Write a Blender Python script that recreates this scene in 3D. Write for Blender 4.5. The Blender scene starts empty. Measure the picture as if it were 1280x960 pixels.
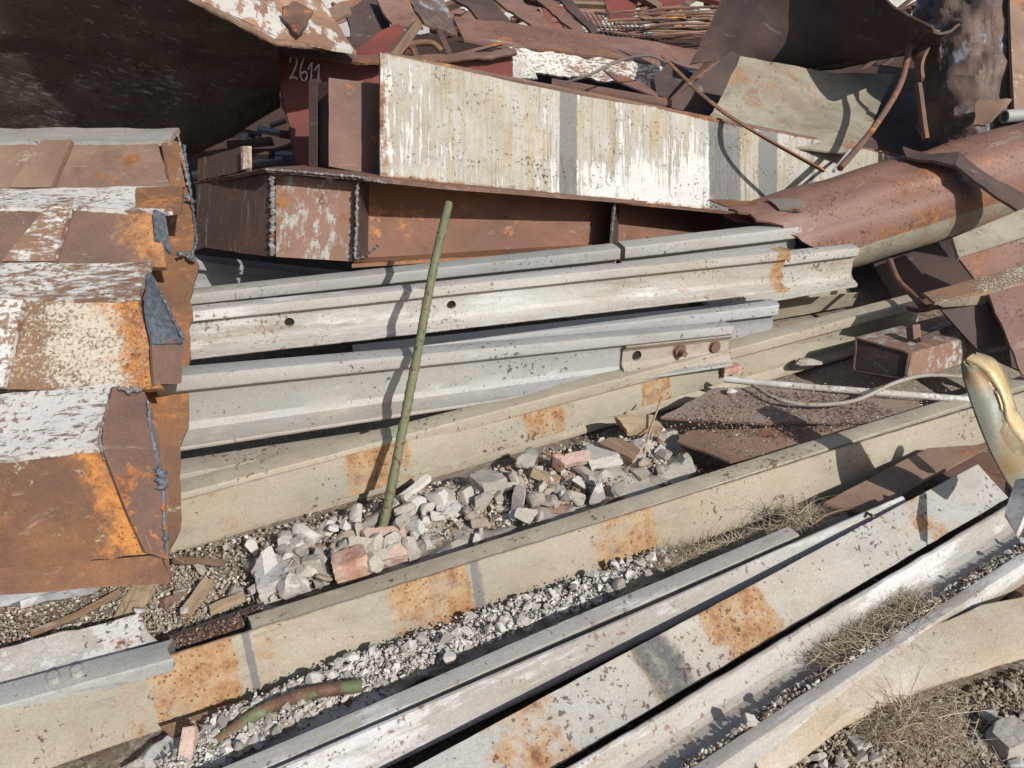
import bpy, bmesh, math, random
from mathutils import Vector, Matrix, noise
R = math.radians
random.seed(11)
sc = bpy.context.scene
C = sc.collection
# ---------------- camera ----------------
H, PITCH, F = 1.5, R(28), 1000.0
CP, SP = math.cos(PITCH), math.sin(PITCH)
cam = bpy.data.objects.new('camera', bpy.data.cameras.new('camera')); C.objects.link(cam)
cam.location = (0, 0, H); cam.rotation_euler = (R(90) - PITCH, 0, 0)
cam.data.sensor_width = 36; cam.data.lens = 36 * F / 1280; cam.data.clip_end = 500; cam.data.clip_start = 0.02
sc.camera = cam
# ---------------- world, sun, exposure ----------------
SUN_EL, SUN_AZ = R(36), R(37)          # azimuth measured from straight behind the camera towards its right
w = bpy.data.worlds.new('World'); sc.world = w; w.use_nodes = True
wn = w.node_tree
sky = wn.nodes.new('ShaderNodeTexSky'); sky.sky_type = 'NISHITA'; sky.sun_disc = False
sky.sun_elevation = SUN_EL; sky.sun_rotation = R(180) - SUN_AZ; sky.air_density = 1.0; sky.dust_density = 2.0
bg = wn.nodes['Background']; bg.inputs[1].default_value = 0.085
wn.links.new(sky.outputs[0], bg.inputs[0])
sl = bpy.data.lights.new('sun', 'SUN'); sl.energy = 4.1; sl.angle = R(0.5); sl.color = (1, .96, .90)
so = bpy.data.objects.new('sun', sl); C.objects.link(so)
sdir = Vector((math.sin(SUN_AZ) * math.cos(SUN_EL), -math.cos(SUN_AZ) * math.cos(SUN_EL), math.sin(SUN_EL)))
so.rotation_euler = sdir.to_track_quat('Z', 'Y').to_euler()
vs = sc.view_settings; vs.view_transform = 'Standard'; vs.look = 'None'; vs.exposure = 0.3; vs.gamma = 1; vs.use_curve_mapping = False

# ---------------- pixel helpers ----------------
def D(u, v, d):
    x, y = (u - 640) / F, (480 - v) / F
    return Vector((x * d, d * (CP + y * SP), H + d * (-SP + y * CP)))
def Z(u, v, z):
    return D(u, v, (z - H) / (-SP + (480 - v) / F * CP))
def px(p):
    q = Vector(p) - Vector((0, 0, H)); d = q.y * CP - q.z * SP; up = q.y * SP + q.z * CP
    return 640 + F * q.x / d, 480 - F * up / d
def X(t):                                  # (u,v,d) -> point ; (u,v,'z',z) -> point on height z
    return Z(t[0], t[1], t[3]) if len(t) == 4 else D(*t)

# ---------------- materials ----------------
class NT:
    def __init__(s, name):
        s.m = bpy.data.materials.new(name); s.m.use_nodes = True; s.t = s.m.node_tree
        s.b = s.t.nodes['Principled BSDF']
    def n(s, typ, **kw):
        o = s.t.nodes.new(typ)
        for k, v in kw.items(): setattr(o, k, v)
        return o
    def l(s, a, b): s.t.links.new(a, b)
    def val(s, sock, v):
        if hasattr(v, 'node'): s.l(v, sock)
        elif isinstance(v, tuple) and len(v) == 3 and sock.type == 'RGBA': sock.default_value = (*v, 1)
        else: sock.default_value = v
    def noise(s, vec, scale, detail=8, rough=.6, dist=0.0):
        o = s.n('ShaderNodeTexNoise'); s.l(vec, o.inputs['Vector'])
        o.inputs['Scale'].default_value = scale; o.inputs['Detail'].default_value = detail
        o.inputs['Roughness'].default_value = rough; o.inputs['Distortion'].default_value = dist
        return o.outputs['Fac']
    def step(s, x, a, b):
        o = s.n('ShaderNodeMapRange', interpolation_type='SMOOTHSTEP'); s.l(x, o.inputs[0])
        o.inputs[1].default_value = a; o.inputs[2].default_value = b
        return o.outputs[0]
    def math(s, op, a, b=0.0, clamp=False):
        o = s.n('ShaderNodeMath', operation=op, use_clamp=clamp); s.val(o.inputs[0], a); s.val(o.inputs[1], b)
        return o.outputs[0]
    def mix(s, f, a, b):
        o = s.n('ShaderNodeMix', data_type='RGBA'); s.val(o.inputs[0], f); s.val(o.inputs[6], a); s.val(o.inputs[7], b)
        return o.outputs[2]
    def mapping(s, vec, sc3):
        o = s.n('ShaderNodeMapping'); s.l(vec, o.inputs[0]); o.inputs['Scale'].default_value = sc3
        return o.outputs[0]
DKR, BRR, ORR = (.055, .025, .017), (.16, .065, .035), (.42, .17, .045)
WHITE = (.66, .65, .61); GREY = (.36, .36, .33); RUSTBASE = (.13, .065, .05)
def steel(name, c1=GREY, c2=None, big=3.0, stretch=(1, 1, 1), rust=.62, rust_scale=5, rust_soft=.08, rcol=(DKR, BRR, ORR),
          speck=.0, speckcol=(.07, .035, .025), speck_scale=70, flake=None, flake_t=.5, flake_scale=9, flake_stretch=(1, 1, 1), flake_soft=.04,
          streak=None, streak_t=.5, streak_stretch=(60, 60, 1), patch=None, patch2=None, dust=0.0, dustcol=(.42, .36, .28),
          rough=.72, metal=0.0, bump=.35, bscale=45, spec=.35, stain=None, stain_amt=.5, edge=(.12, .07, .045), edge_amt=.75, flake_macro=.5, streak2=None):
    t = NT(name); c2 = c2 or tuple(x * .72 for x in c1)
    tc = t.n('ShaderNodeTexCoord'); oi = t.n('ShaderNodeObjectInfo')
    sh = t.n('ShaderNodeVectorMath', operation='MULTIPLY'); cmb = t.n('ShaderNodeCombineXYZ')
    for i in range(3): t.l(oi.outputs['Random'], cmb.inputs[i])
    t.l(cmb.outputs[0], sh.inputs[0]); sh.inputs[1].default_value = (37, 19, 53)
    ad = t.n('ShaderNodeVectorMath', operation='ADD'); t.l(tc.outputs['Object'], ad.inputs[0]); t.l(sh.outputs[0], ad.inputs[1])
    raw = ad.outputs[0]; v = t.mapping(raw, stretch)
    col = t.mix(t.step(t.noise(v, big, 10, .62), .35, .65), c1, c2)
    fine = t.noise(raw, 190, 4, .75)
    if streak:
        sv = t.mapping(raw, streak_stretch)
        a = t.noise(sv, 1.0, 6, .7, .3)
        mm = t.step(t.noise(t.mapping(raw, (1, .5, .5)), 3.2, 6, .65), .40, .62) if streak2 else 1.0
        col = t.mix(t.math('MULTIPLY', t.math('MULTIPLY', t.step(a, streak_t, streak_t + .12), .9), mm), col, streak)
        if streak2:
            a = t.noise(t.mapping(raw, (13, 1.1, 1.1)), 1.0, 8, .75, .5)
            col = t.mix(t.math('MULTIPLY', t.step(a, .50, .66), .75), col, streak2)
            a = t.noise(t.mapping(raw, (26, 1.6, 1.6)), 1.0, 8, .75, .5)
            col = t.mix(t.math('MULTIPLY', t.step(a, .58, .68), .6), col, tuple(x * .55 for x in streak2))
    if stain:
        a = t.noise(v, 2.6, 12, .72, .4)
        col = t.mix(t.math('MULTIPLY', t.step(a, .42, .68), stain_amt), col, stain)
        b2 = t.noise(v, 11, 10, .75)
        col = t.mix(t.math('MULTIPLY', t.step(b2, .5, .72), stain_amt * .8), col, tuple(x * .6 for x in stain))
    h = t.noise(v, bscale, 8, .7)
    if flake:
        fv = t.mapping(raw, flake_stretch)
        a = t.math('ADD', t.noise(fv, flake_scale, 12, .72), t.math('MULTIPLY', t.math('SUBTRACT', t.noise(raw, 1.9, 5, .6), .5), flake_macro))
        fm = t.step(a, flake_t, flake_t + flake_soft)
        col = t.mix(fm, col, t.mix(fine, flake, tuple(x * .8 for x in flake)))
        h = t.math('ADD', h, t.math('MULTIPLY', fm, .6))
    # rust
    rn = t.noise(v, rust_scale, 12, .68)
    fr = t.noise(raw, 38, 8, .75)
    rc = t.n('ShaderNodeValToRGB'); t.l(t.math('ADD', t.math('MULTIPLY', fr, .6), t.math('MULTIPLY', t.noise(raw, 7, 5, .6), .4)), rc.inputs[0])
    e = rc.color_ramp.elements; e[0].position = .38; e[0].color = (*rcol[0], 1); e[1].position = .62; e[1].color = (*rcol[2], 1)
    k = e.new(.49); k.color = (*rcol[1], 1)
    if rust < 1:
        col = t.mix(t.step(t.math('ADD', rn, t.math('MULTIPLY', t.math('SUBTRACT', fr, .5), .35)), rust, rust + rust_soft), col, rc.outputs[0])
    if patch:
        at = t.n('ShaderNodeAttribute', attribute_name='patch')
        f = t.math('ADD', at.outputs['Fac'], t.math('MULTIPLY', t.math('SUBTRACT', t.noise(raw, 17, 12, .75), .55), 1.9))
        f = t.math('MULTIPLY', t.math('MULTIPLY', t.step(f, .38, .72), t.step(at.outputs['Fac'], .02, .2)), t.step(t.noise(raw, 8, 10, .72), .30, .52))
        pc = t.n('ShaderNodeValToRGB'); t.l(t.noise(raw, 26, 8, .72), pc.inputs[0])
        e = pc.color_ramp.elements; e[0].position = .36; e[0].color = (*patch[0], 1); e[1].position = .6; e[1].color = (*patch[2], 1)
        k = e.new(.45); k.color = (*patch[1], 1)
        col = t.mix(f, col, pc.outputs[0])
        # dark pits inside the rust patches
        vo = t.n('ShaderNodeTexVoronoi'); t.l(raw, vo.inputs['Vector']); vo.inputs['Scale'].default_value = 70
        pit = t.math('MULTIPLY', t.step(t.math('ADD', vo.outputs['Distance'], t.math('MULTIPLY', fr, .5)), .52, .40), t.math('MULTIPLY', f, .8))
        col = t.mix(pit, col, (.12, .04, .02))
    if patch2:
        at = t.n('ShaderNodeAttribute', attribute_name='stain')
        f = t.math('ADD', at.outputs['Fac'], t.math('MULTIPLY', t.math('SUBTRACT', t.noise(raw, 18, 6, .7), .5), .5))
        col = t.mix(t.step(f, .45, .6), col, patch2)
    if speck:
        s1 = t.step(t.math('ADD', t.noise(raw, speck_scale, 3, .6), t.math('MULTIPLY', t.noise(raw, 5, 4, .6), .5)), 1.02 - speck, 1.06 - speck)
        col = t.mix(t.math('MULTIPLY', s1, .85), col, speckcol)
    if dust:
        g = t.n('ShaderNodeNewGeometry'); sx = t.n('ShaderNodeSeparateXYZ'); t.l(g.outputs['Normal'], sx.inputs[0])
        dm = t.math('MULTIPLY', t.step(sx.outputs[2], .25, .9), t.step(t.noise(raw, 14, 8, .7), .62 - dust * .5, .9 - dust * .5))
        col = t.mix(t.math('MULTIPLY', dm, .85), col, dustcol)
    if edge_amt:
        bv = t.n('ShaderNodeBevel', samples=4); bv.inputs['Radius'].default_value = .007
        gg = t.n('ShaderNodeNewGeometry'); dp = t.n('ShaderNodeVectorMath', operation='DOT_PRODUCT')
        t.l(bv.outputs[0], dp.inputs[0]); t.l(gg.outputs['Normal'], dp.inputs[1])
        em = t.math('MULTIPLY', t.step(dp.outputs['Value'], .985, .90), t.step(t.noise(raw, 16, 8, .75), .42, .56))
        col = t.mix(t.math('MULTIPLY', em, edge_amt), col, t.mix(t.noise(raw, 60, 4, .7), edge, tuple(min(1, x * 2.6) for x in edge)))
    # scattered dirt: dark smears and pale scuffs
    dn = t.noise(t.mapping(raw, (.5, 1.6, 1.6)), 9, 12, .78, .6)
    col = t.mix(t.math('MULTIPLY', t.step(dn, .57, .70), .42), col, (.09, .065, .05))
    col = t.mix(t.math('MULTIPLY', t.step(dn, .42, .33), .22), col, (.56, .54, .50))
    gr = t.n('ShaderNodeMix', data_type='RGBA', blend_type='MULTIPLY'); gr.inputs[0].default_value = 1
    t.l(col, gr.inputs[6]); t.l(t.mix(t.step(fine, .3, .7), (.82, .82, .82), (1.1, 1.1, 1.1)), gr.inputs[7])
    t.l(gr.outputs[2], t.b.inputs['Base Color'])
    t.b.inputs['Roughness'].default_value = rough; t.b.inputs['Metallic'].default_value = metal
    t.b.inputs['Specular IOR Level'].default_value = spec
    bp = t.n('ShaderNodeBump'); bp.inputs['Strength'].default_value = bump; bp.inputs['Distance'].default_value = .005
    t.l(h, bp.inputs['Height']); t.l(bp.outputs[0], t.b.inputs['Normal'])
    return t.m
def stonemat(name, cols, island=False, bump=.6, bscale=40):
    t = NT(name); tc = t.n('ShaderNodeTexCoord')
    if island: rnd = t.n('ShaderNodeNewGeometry').outputs['Random Per Island']
    else: rnd = t.n('ShaderNodeObjectInfo').outputs['Random']
    rp = t.n('ShaderNodeValToRGB'); t.l(rnd, rp.inputs[0]); rp.color_ramp.interpolation = 'CONSTANT'
    e = rp.color_ramp.elements
    while len(e) < len(cols): e.new(.5)
    for i, c in enumerate(cols): e[i].position = i / len(cols); e[i].color = (*c, 1)
    cb = t.n('ShaderNodeVectorMath', operation='ADD'); t.l(tc.outputs['Object'], cb.inputs[0]); t.l(rnd, cb.inputs[1])
    n1 = t.noise(cb.outputs[0], 18, 8, .7)
    mul = t.n('ShaderNodeMix', data_type='RGBA', blend_type='MULTIPLY'); mul.inputs[0].default_value = 1
    t.l(rp.outputs[0], mul.inputs[6]); t.l(t.mix(t.step(n1, .35, .65), (.62, .58, .54), (1.12, 1.1, 1.08)), mul.inputs[7])
    t.l(mul.outputs[2], t.b.inputs['Base Color']); t.b.inputs['Roughness'].default_value = .92; t.b.inputs['Specular IOR Level'].default_value = .2
    bp = t.n('ShaderNodeBump'); bp.inputs['Strength'].default_value = bump; bp.inputs['Distance'].default_value = .006
    t.l(t.noise(cb.outputs[0], bscale, 8, .75), bp.inputs['Height']); t.l(bp.outputs[0], t.b.inputs['Normal'])
    return t.m

PATCH = ((.16, .07, .03), (.29, .155, .07), (.36, .25, .14))
ST = (.30, .235, .165)
M = {}
M['rail_tan'] = steel('rail_tan', (.345, .31, .24), (.27, .245, .19), rust=.68, rust_scale=4, speck=.12, patch=PATCH, patch2=(.15, .145, .135), dust=.3, bump=.12, bscale=14, stain=ST, stain_amt=.6, stretch=(.5, 1, 1), rough=.6, spec=.45)
M['rail_pale'] = steel('rail_pale', (.40, .395, .37), (.30, .30, .285), rust=.66, rust_scale=5, speck=.15, patch=PATCH, patch2=(.10, .10, .095), dust=.25, bump=.15, bscale=14, stretch=(.5, 1, 1), stain=(.33, .25, .17), stain_amt=.5)
M['rail_grey'] = steel('rail_grey', (.25, .26, .255), (.345, .34, .32), rust=.69, rust_scale=4, speck=.11, patch=PATCH, stretch=(.25, 1, 1), bump=.14, bscale=14, dust=.2, stain=(.27, .22, .165), stain_amt=.5, rough=.55, spec=.5)
M['rail_white'] = steel('rail_white', (.42, .415, .39), (.30, .29, .265), rust=.64, rust_scale=6, speck=.13, speckcol=(.2, .12, .085), stretch=(.18, 1, 1), bump=.25, bscale=16, flake=(.56, .555, .54), flake_t=.53, flake_stretch=(.2, 1, 1), flake_soft=.1, patch=PATCH, patch2=(.12, .12, .12), stain=(.27, .20, .15), stain_amt=.72)
M['rail_blue'] = steel('rail_blue', (.30, .32, .34), (.40, .405, .40), rust=.68, rust_scale=4, speck=.12, stretch=(.15, 1, 1), bump=.15, bscale=14, patch=PATCH, stain=(.26, .22, .18), stain_amt=.45, rough=.5, spec=.5)
M['rail_brown'] = steel('rail_brown', (.30, .265, .225), (.36, .33, .29), rust=.64, rust_scale=5, speck=.14, bump=.2, bscale=16, stretch=(.4, 1, 1), patch=PATCH, stain=(.18, .12, .085))
M['paint_flake'] = steel('paint_flake', flake_macro=.65, c1= (.20, .11, .07), c2=(.14, .08, .055), rust=.64, flake=(.62, .605, .57), flake_t=.40, flake_scale=34, flake_stretch=(.5, 1.4, 1.4), flake_soft=.13, bump=.6, rough=.8, stain=(.30, .20, .13), stain_amt=.6, patch=((.2, .08, .03), (.34, .15, .06), (.42, .24, .1)), speck=.2, speckcol=(.22, .12, .08), speck_scale=55)
M['paint_half'] = steel('paint_half', flake_macro=.55, c1= (.17, .105, .078), c2=(.12, .075, .06), rust=.62, flake=(.46, .40, .32), flake_t=.53, flake_scale=110, flake_stretch=(.8, 1, 1), flake_soft=.12, bump=.6, rough=.85, patch=((.2, .08, .03), (.32, .14, .06), (.42, .22, .09)))
M['paint_mixed'] = steel('paint_mixed', flake_macro=1.0, c1= (.22, .13, .075), c2=(.17, .10, .06), rust=.60, flake=(.53, .475, .38), flake_t=.465, flake_scale=110, flake_soft=.12, bump=.6, rough=.85, patch=((.2, .08, .03), (.34, .14, .05), (.46, .22, .08)))
M['rust_orange'] = steel('rust_orange', (.23, .11, .05), (.14, .075, .048), big=3.5, rust=.50, rcol=((.11, .05, .028), (.30, .13, .05), (.46, .21, .07)), rust_scale=4, rust_soft=.2, flake=(.50, .44, .34), flake_t=.60, flake_scale=24, flake_soft=.1, bump=.45, stain=(.11, .06, .045), patch=((.2, .08, .03), (.42, .17, .05), (.52, .24, .07)))
M['rust_brown'] = steel('rust_brown', (.175, .10, .075), (.115, .068, .053), rust=.54, bump=.4, flake=(.34, .28, .225), flake_t=.64, flake_scale=12, flake_soft=.12, stain=(.09, .055, .045), stain_amt=.6)
M['dusty_rust'] = steel('dusty_rust', (.15, .09, .068), (.19, .125, .095), rust=.6, bump=.5, dust=.95, dustcol=(.24, .19, .155), stain=(.09, .055, .045))
M['rust_tan'] = steel('rust_tan', (.25, .165, .115), (.18, .115, .08), rust=.58, bump=.35, flake=(.42, .33, .24), flake_t=.62, flake_scale=9, flake_soft=.12, stain=(.13, .08, .06), stain_amt=.6)
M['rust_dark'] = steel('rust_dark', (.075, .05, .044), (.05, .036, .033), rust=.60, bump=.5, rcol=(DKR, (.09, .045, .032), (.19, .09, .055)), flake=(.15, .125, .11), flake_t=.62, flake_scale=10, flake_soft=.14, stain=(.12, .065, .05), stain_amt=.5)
M['rust_mauve'] = steel('rust_mauve', (.20, .108, .08), (.155, .08, .06), rust=.53, rust_scale=5, stretch=(.5, 1, 1), bump=.3, rcol=((.07, .035, .028), (.21, .095, .05), (.33, .16, .08)), speck=.16, flake=(.36, .35, .29), flake_t=.62, flake_scale=8, flake_stretch=(.4, 1, 1), flake_soft=.12, rough=.55, stain=(.24, .17, .15), stain_amt=.6)
M['rust_red'] = steel('rust_red', (.20, .055, .04), (.14, .045, .035), rust=.66, bump=.2, rough=.6)
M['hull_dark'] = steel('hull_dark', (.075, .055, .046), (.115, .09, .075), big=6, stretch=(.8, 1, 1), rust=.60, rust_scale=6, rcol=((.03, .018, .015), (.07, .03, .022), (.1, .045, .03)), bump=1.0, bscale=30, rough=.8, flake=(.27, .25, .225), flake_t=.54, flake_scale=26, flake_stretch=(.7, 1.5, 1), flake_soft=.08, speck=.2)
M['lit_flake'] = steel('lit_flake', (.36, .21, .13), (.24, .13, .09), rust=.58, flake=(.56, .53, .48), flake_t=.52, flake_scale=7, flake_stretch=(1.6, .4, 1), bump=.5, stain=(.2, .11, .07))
M['streaky'] = steel('streaky', (.40, .39, .36), (.31, .295, .255), big=2.6, rust=.68, rust_scale=6, streak=(.23, .19, .13), streak_t=.475, streak_stretch=(85, 3.4, 3.4), flake=(.56, .55, .53), flake_t=.515, flake_scale=9, flake_stretch=(7, .5, 1), flake_soft=.12, patch=((.12, .055, .035), (.22, .10, .05), (.30, .17, .09)), patch2=(.165, .16, .152), speck=.13, bump=.7, rough=.8, stain=(.31, .255, .155), stain_amt=.5, flake_macro=1.3, streak2=(.33, .255, .13))
M['streak_rust'] = steel('streak_rust', (.15, .085, .065), (.10, .065, .055), rust=.62, streak=(.36, .34, .31), streak_t=.57, streak_stretch=(50, 5, 5), bump=.7, rough=.8)
M['panel_mottled'] = steel('panel_mottled', (.24, .13, .095), (.18, .10, .07), rust=.55, flake=(.38, .38, .34), flake_t=.50, flake_scale=18, flake_stretch=(1.6, .8, 1), flake_soft=.1, bump=.4, stain=(.3, .24, .2))
M['girder_web'] = steel('girder_web', (.21, .10, .065), (.15, .075, .05), big=2, rust=.58, bump=.25, rcol=(BRR, (.27, .12, .055), (.36, .16, .06)), stain=(.1, .055, .04), stain_amt=.5)
M['slag'] = steel('slag', (.25, .25, .255), (.13, .115, .105), big=40, rust=.56, rust_scale=20, bump=1.0, bscale=90, rough=.55, metal=.2, edge_amt=0)
M['slag_blue'] = steel('slag_blue', (.085, .105, .13), (.17, .195, .225), big=50, rust=.58, rust_scale=14, bump=1.0, bscale=90, rough=.45, metal=.3, edge_amt=0)
M['pale_green'] = steel('pale_green', (.30, .275, .21), (.215, .195, .15), rust=.545, rust_scale=3, speck=.12, bump=.4, rcol=((.13, .07, .045), (.24, .13, .07), (.31, .18, .10)), stain=(.17, .12, .085), stain_amt=.75, flake=(.36, .35, .29), flake_t=.58, flake_scale=6, flake_soft=.14)
M['blue_sheen'] = steel('blue_sheen', (.09, .065, .055), (.16, .105, .08), big=4, rust=.60, flake=(.28, .29, .33), flake_t=.55, flake_scale=8, flake_stretch=(1.3, .7, 1), flake_soft=.12, bump=.9, rough=.6, metal=0.0, flake_macro=1.2, rcol=((.03, .02, .018), (.12, .065, .045), (.25, .15, .09)), streak=(.07, .05, .045), streak_t=.5, streak_stretch=(30, 3, 3))
M['white_edge'] = steel('white_edge', (.50, .49, .46), (.40, .38, .34), rust=.60, rust_scale=9, bump=.5, speck=.16, flake=(.58, .57, .54), flake_t=.5, dust=.1, stain=(.30, .22, .16), stain_amt=.6, patch=PATCH)
M['green_rod'] = steel('green_rod', (.095, .105, .055), (.14, .145, .08), rust=.60, rust_scale=14, rcol=(BRR, (.17, .11, .06), (.24, .17, .1)), speck=.16, bump=.3, edge_amt=0)
M['green_pipe'] = steel('green_pipe', (.10, .135, .06), (.14, .125, .07), big=9, rust=.485, rust_scale=11, rust_soft=.05, rcol=(DKR, (.12, .06, .04), (.19, .115, .07)), bump=.35)
M['gold'] = steel('gold', (.44, .31, .12), (.56, .47, .30), big=9, rust=.58, rust_scale=9, rcol=((.14, .06, .02), (.28, .15, .05), (.38, .23, .09)), rough=.5, metal=.2, bump=.5, spec=.5, stain=(.2, .11, .04), stain_amt=.6)
M['gold_inside'] = steel('gold_inside', (.22, .235, .20), (.20, .15, .07), big=8, rust=.56, rust_scale=10, rcol=((.10, .05, .02), (.22, .13, .05), (.34, .21, .08)), rough=.45, bump=.25)
M['orange_lump'] = steel('orange_lump', (.55, .25, .04), (.45, .17, .03), rust=.66)
M['wood'] = steel('wood', (.40, .31, .20), (.30, .22, .14), big=5, stretch=(.4, 6, 6), rust=1.1, streak=(.17, .12, .08), streak_t=.56, streak_stretch=(3, 70, 70), bump=.5, rough=.9)
M['wood_brown'] = steel('wood_brown', (.21, .14, .09), (.14, .09, .06), big=5, stretch=(.4, 6, 6), rust=1.1, streak=(.1, .065, .045), streak_t=.55, streak_stretch=(3, 70, 70), bump=.5, rough=.9)
M['wood_white'] = steel('wood_white', (.60, .58, .53), (.48, .45, .40), rust=1.1, streak=(.28, .24, .19), streak_t=.58, streak_stretch=(3, 60, 60), bump=.5, rough=.9)
M['concrete'] = steel('concrete', (.37, .35, .305), (.29, .27, .235), big=6, rust=1.1, speck=.14, speckcol=(.17, .15, .13), bump=1.0, bscale=25, rough=.95, spec=.2)
M['plaster'] = steel('plaster', (.50, .49, .46), (.41, .39, .355), big=8, rust=1.1, speck=.13, speckcol=(.2, .18, .16), bump=.9, bscale=22, rough=.95, spec=.2)
M['brick'] = steel('brick', (.42, .21, .15), (.52, .40, .33), big=9, rust=1.1, speck=.12, bump=.8, bscale=40, rough=.95, spec=.2)
M['brick_pink'] = steel('brick_pink', (.55, .42, .36), (.48, .34, .28), big=9, rust=1.1, speck=.1, bump=.8, bscale=40, rough=.95, spec=.2)
M['slab_dusty'] = steel('slab_dusty', (.43, .40, .34), (.36, .30, .22), big=4, rust=.66, rust_scale=4, rcol=((.22, .15, .09), (.32, .22, .13), (.38, .29, .18)), speck=.12, speckcol=(.2, .16, .12), bump=.5, rough=.9, stain=(.3, .21, .13), stain_amt=.4)
M['chalk'] = steel('chalk', (.78, .78, .76), (.7, .7, .68), rust=1.1, bump=.2)
M['hole_shade'] = steel('hole_shade', (.012, .011, .010), rust=1.1, bump=0)  # near-black colour painting the shade seen through the bolt holes
M['cable'] = steel('cable', (.10, .10, .11), (.2, .16, .13), rust=.6, bump=.3)
GR = [(.42, .38, .33), (.48, .45, .40), (.34, .29, .235), (.54, .52, .48), (.38, .33, .27), (.27, .21, .165), (.44, .41, .37), (.24, .15, .11)]
M['stone_mixed'] = stonemat('stone_mixed', [(.47, .45, .41), (.38, .36, .33), (.56, .55, .52), (.42, .38, .33), (.32, .30, .28), (.50, .47, .42), (.40, .34, .28), (.60, .59, .57)])
M['pebble_mixed'] = stonemat('pebble_mixed', GR, True)
M['pebble_white'] = stonemat('pebble_white', [(.52, .51, .49), (.58, .57, .55), (.47, .46, .44), (.55, .54, .51), (.40, .38, .35)], True)
M['pebble_tan'] = stonemat('pebble_tan', [(.32, .27, .205), (.36, .31, .25), (.27, .22, .16), (.42, .39, .34), (.24, .19, .14)], True)
M['pebble_rust'] = stonemat('pebble_rust', [(.14, .085, .065), (.20, .12, .09), (.10, .065, .05), (.32, .27, .23), (.17, .11, .08)], True)
def grassmat():
    t = NT('dry_grass'); g = t.n('ShaderNodeNewGeometry'); rp = t.n('ShaderNodeValToRGB'); t.l(g.outputs['Random Per Island'], rp.inputs[0])
    e = rp.color_ramp.elements; e[0].color = (.10, .07, .045, 1); e[1].color = (.46, .38, .26, 1); k = e.new(.5); k.color = (.34, .27, .18, 1)
    t.l(rp.outputs[0], t.b.inputs['Base Color']); t.b.inputs['Roughness'].default_value = .8
    return t.m
M['dry_grass'] = grassmat()
def groundmat():
    t = NT('ground_soil'); tc = t.n('ShaderNodeTexCoord'); v = tc.outputs['Object']
    a = t.step(t.noise(v, 1.6, 10, .65), .38, .62); b = t.noise(v, 60, 8, .8)
    col = t.mix(a, (.17, .12, .09), (.33, .28, .22)); col = t.mix(t.step(b, .5, .62), col, (.46, .42, .36))
    col = t.mix(t.step(t.noise(v, 110, 4, .7), .58, .66), col, (.08, .055, .04))
    sx = t.n('ShaderNodeSeparateXYZ'); t.l(v, sx.inputs[0])
    col = t.mix(t.step(t.math('ADD', sx.outputs[1], t.noise(v, 1.1, 5, .6)), 3.9, 4.7), col, t.mix(b, (.035, .024, .02), (.11, .065, .05)))
    t.l(col, t.b.inputs['Base Color']); t.b.inputs['Roughness'].default_value = .95; t.b.inputs['Specular IOR Level'].default_value = .15
    bp = t.n('ShaderNodeBump'); bp.inputs['Strength'].default_value = 1; bp.inputs['Distance'].default_value = .012
    t.l(t.math('ADD', b, t.noise(v, 18, 8, .7)), bp.inputs['Height']); t.l(bp.outputs[0], t.b.inputs['Normal'])
    return t.m
M['ground_soil'] = groundmat()

# ---------------- object helpers ----------------
class Root: pass
def link(name, verts, faces, mat, frame=None, parent=None, smooth=30, attrs=None, mats=None, fmat=None):
    """verts in world space; frame = Matrix whose axes orient the object's local space"""
    frame = frame or Matrix.Translation(verts[0])
    inv = frame.inverted()
    me = bpy.data.meshes.new(name); me.from_pydata([inv @ Vector(p) for p in verts], [], faces)
    for m in (mats or [mat]): me.materials.append(M[m])
    if fmat:
        for p, i in zip(me.polygons, fmat): p.material_index = i
    bm = bmesh.new(); bm.from_mesh(me); bmesh.ops.recalc_face_normals(bm, faces=bm.faces); bm.to_mesh(me); bm.free()
    if smooth:
        me.shade_smooth(); me.set_sharp_from_angle(angle=R(smooth))
    for k, vals in (attrs or {}).items():
        a = me.attributes.new(k, 'FLOAT', 'POINT'); a.data.foreach_set('value', vals)
    o = bpy.data.objects.new(name, me); C.objects.link(o)
    if parent:
        o.parent = parent; o.matrix_basis = parent.matrix_basis.inverted() @ frame
    else: o.matrix_basis = frame
    return o
def tag(o, label, cat, group=None, kind=None):
    if label: o['label'] = label
    if cat: o['category'] = cat
    if group: o['group'] = group
    if kind: o['kind'] = kind
    return o
def empty(name, loc, label, cat, group=None):
    o = bpy.data.objects.new(name, None); C.objects.link(o); o.empty_display_size = .1
    o.matrix_basis = Matrix.Translation(loc); return tag(o, label, cat, group)
def frame3(o, x, zhint):
    x = x.normalized(); y = zhint.cross(x)
    if y.length < .02: y = x.orthogonal()
    y.normalize(); z = x.cross(y)
    m = Matrix((x, y, z)).transposed().to_4x4(); m.translation = o
    return m
def nz(p, s, seed=0.0): return noise.noise(Vector((p[0] * s + seed, p[1] * s - seed, p[2] * s + 3.1 * seed)))

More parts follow.
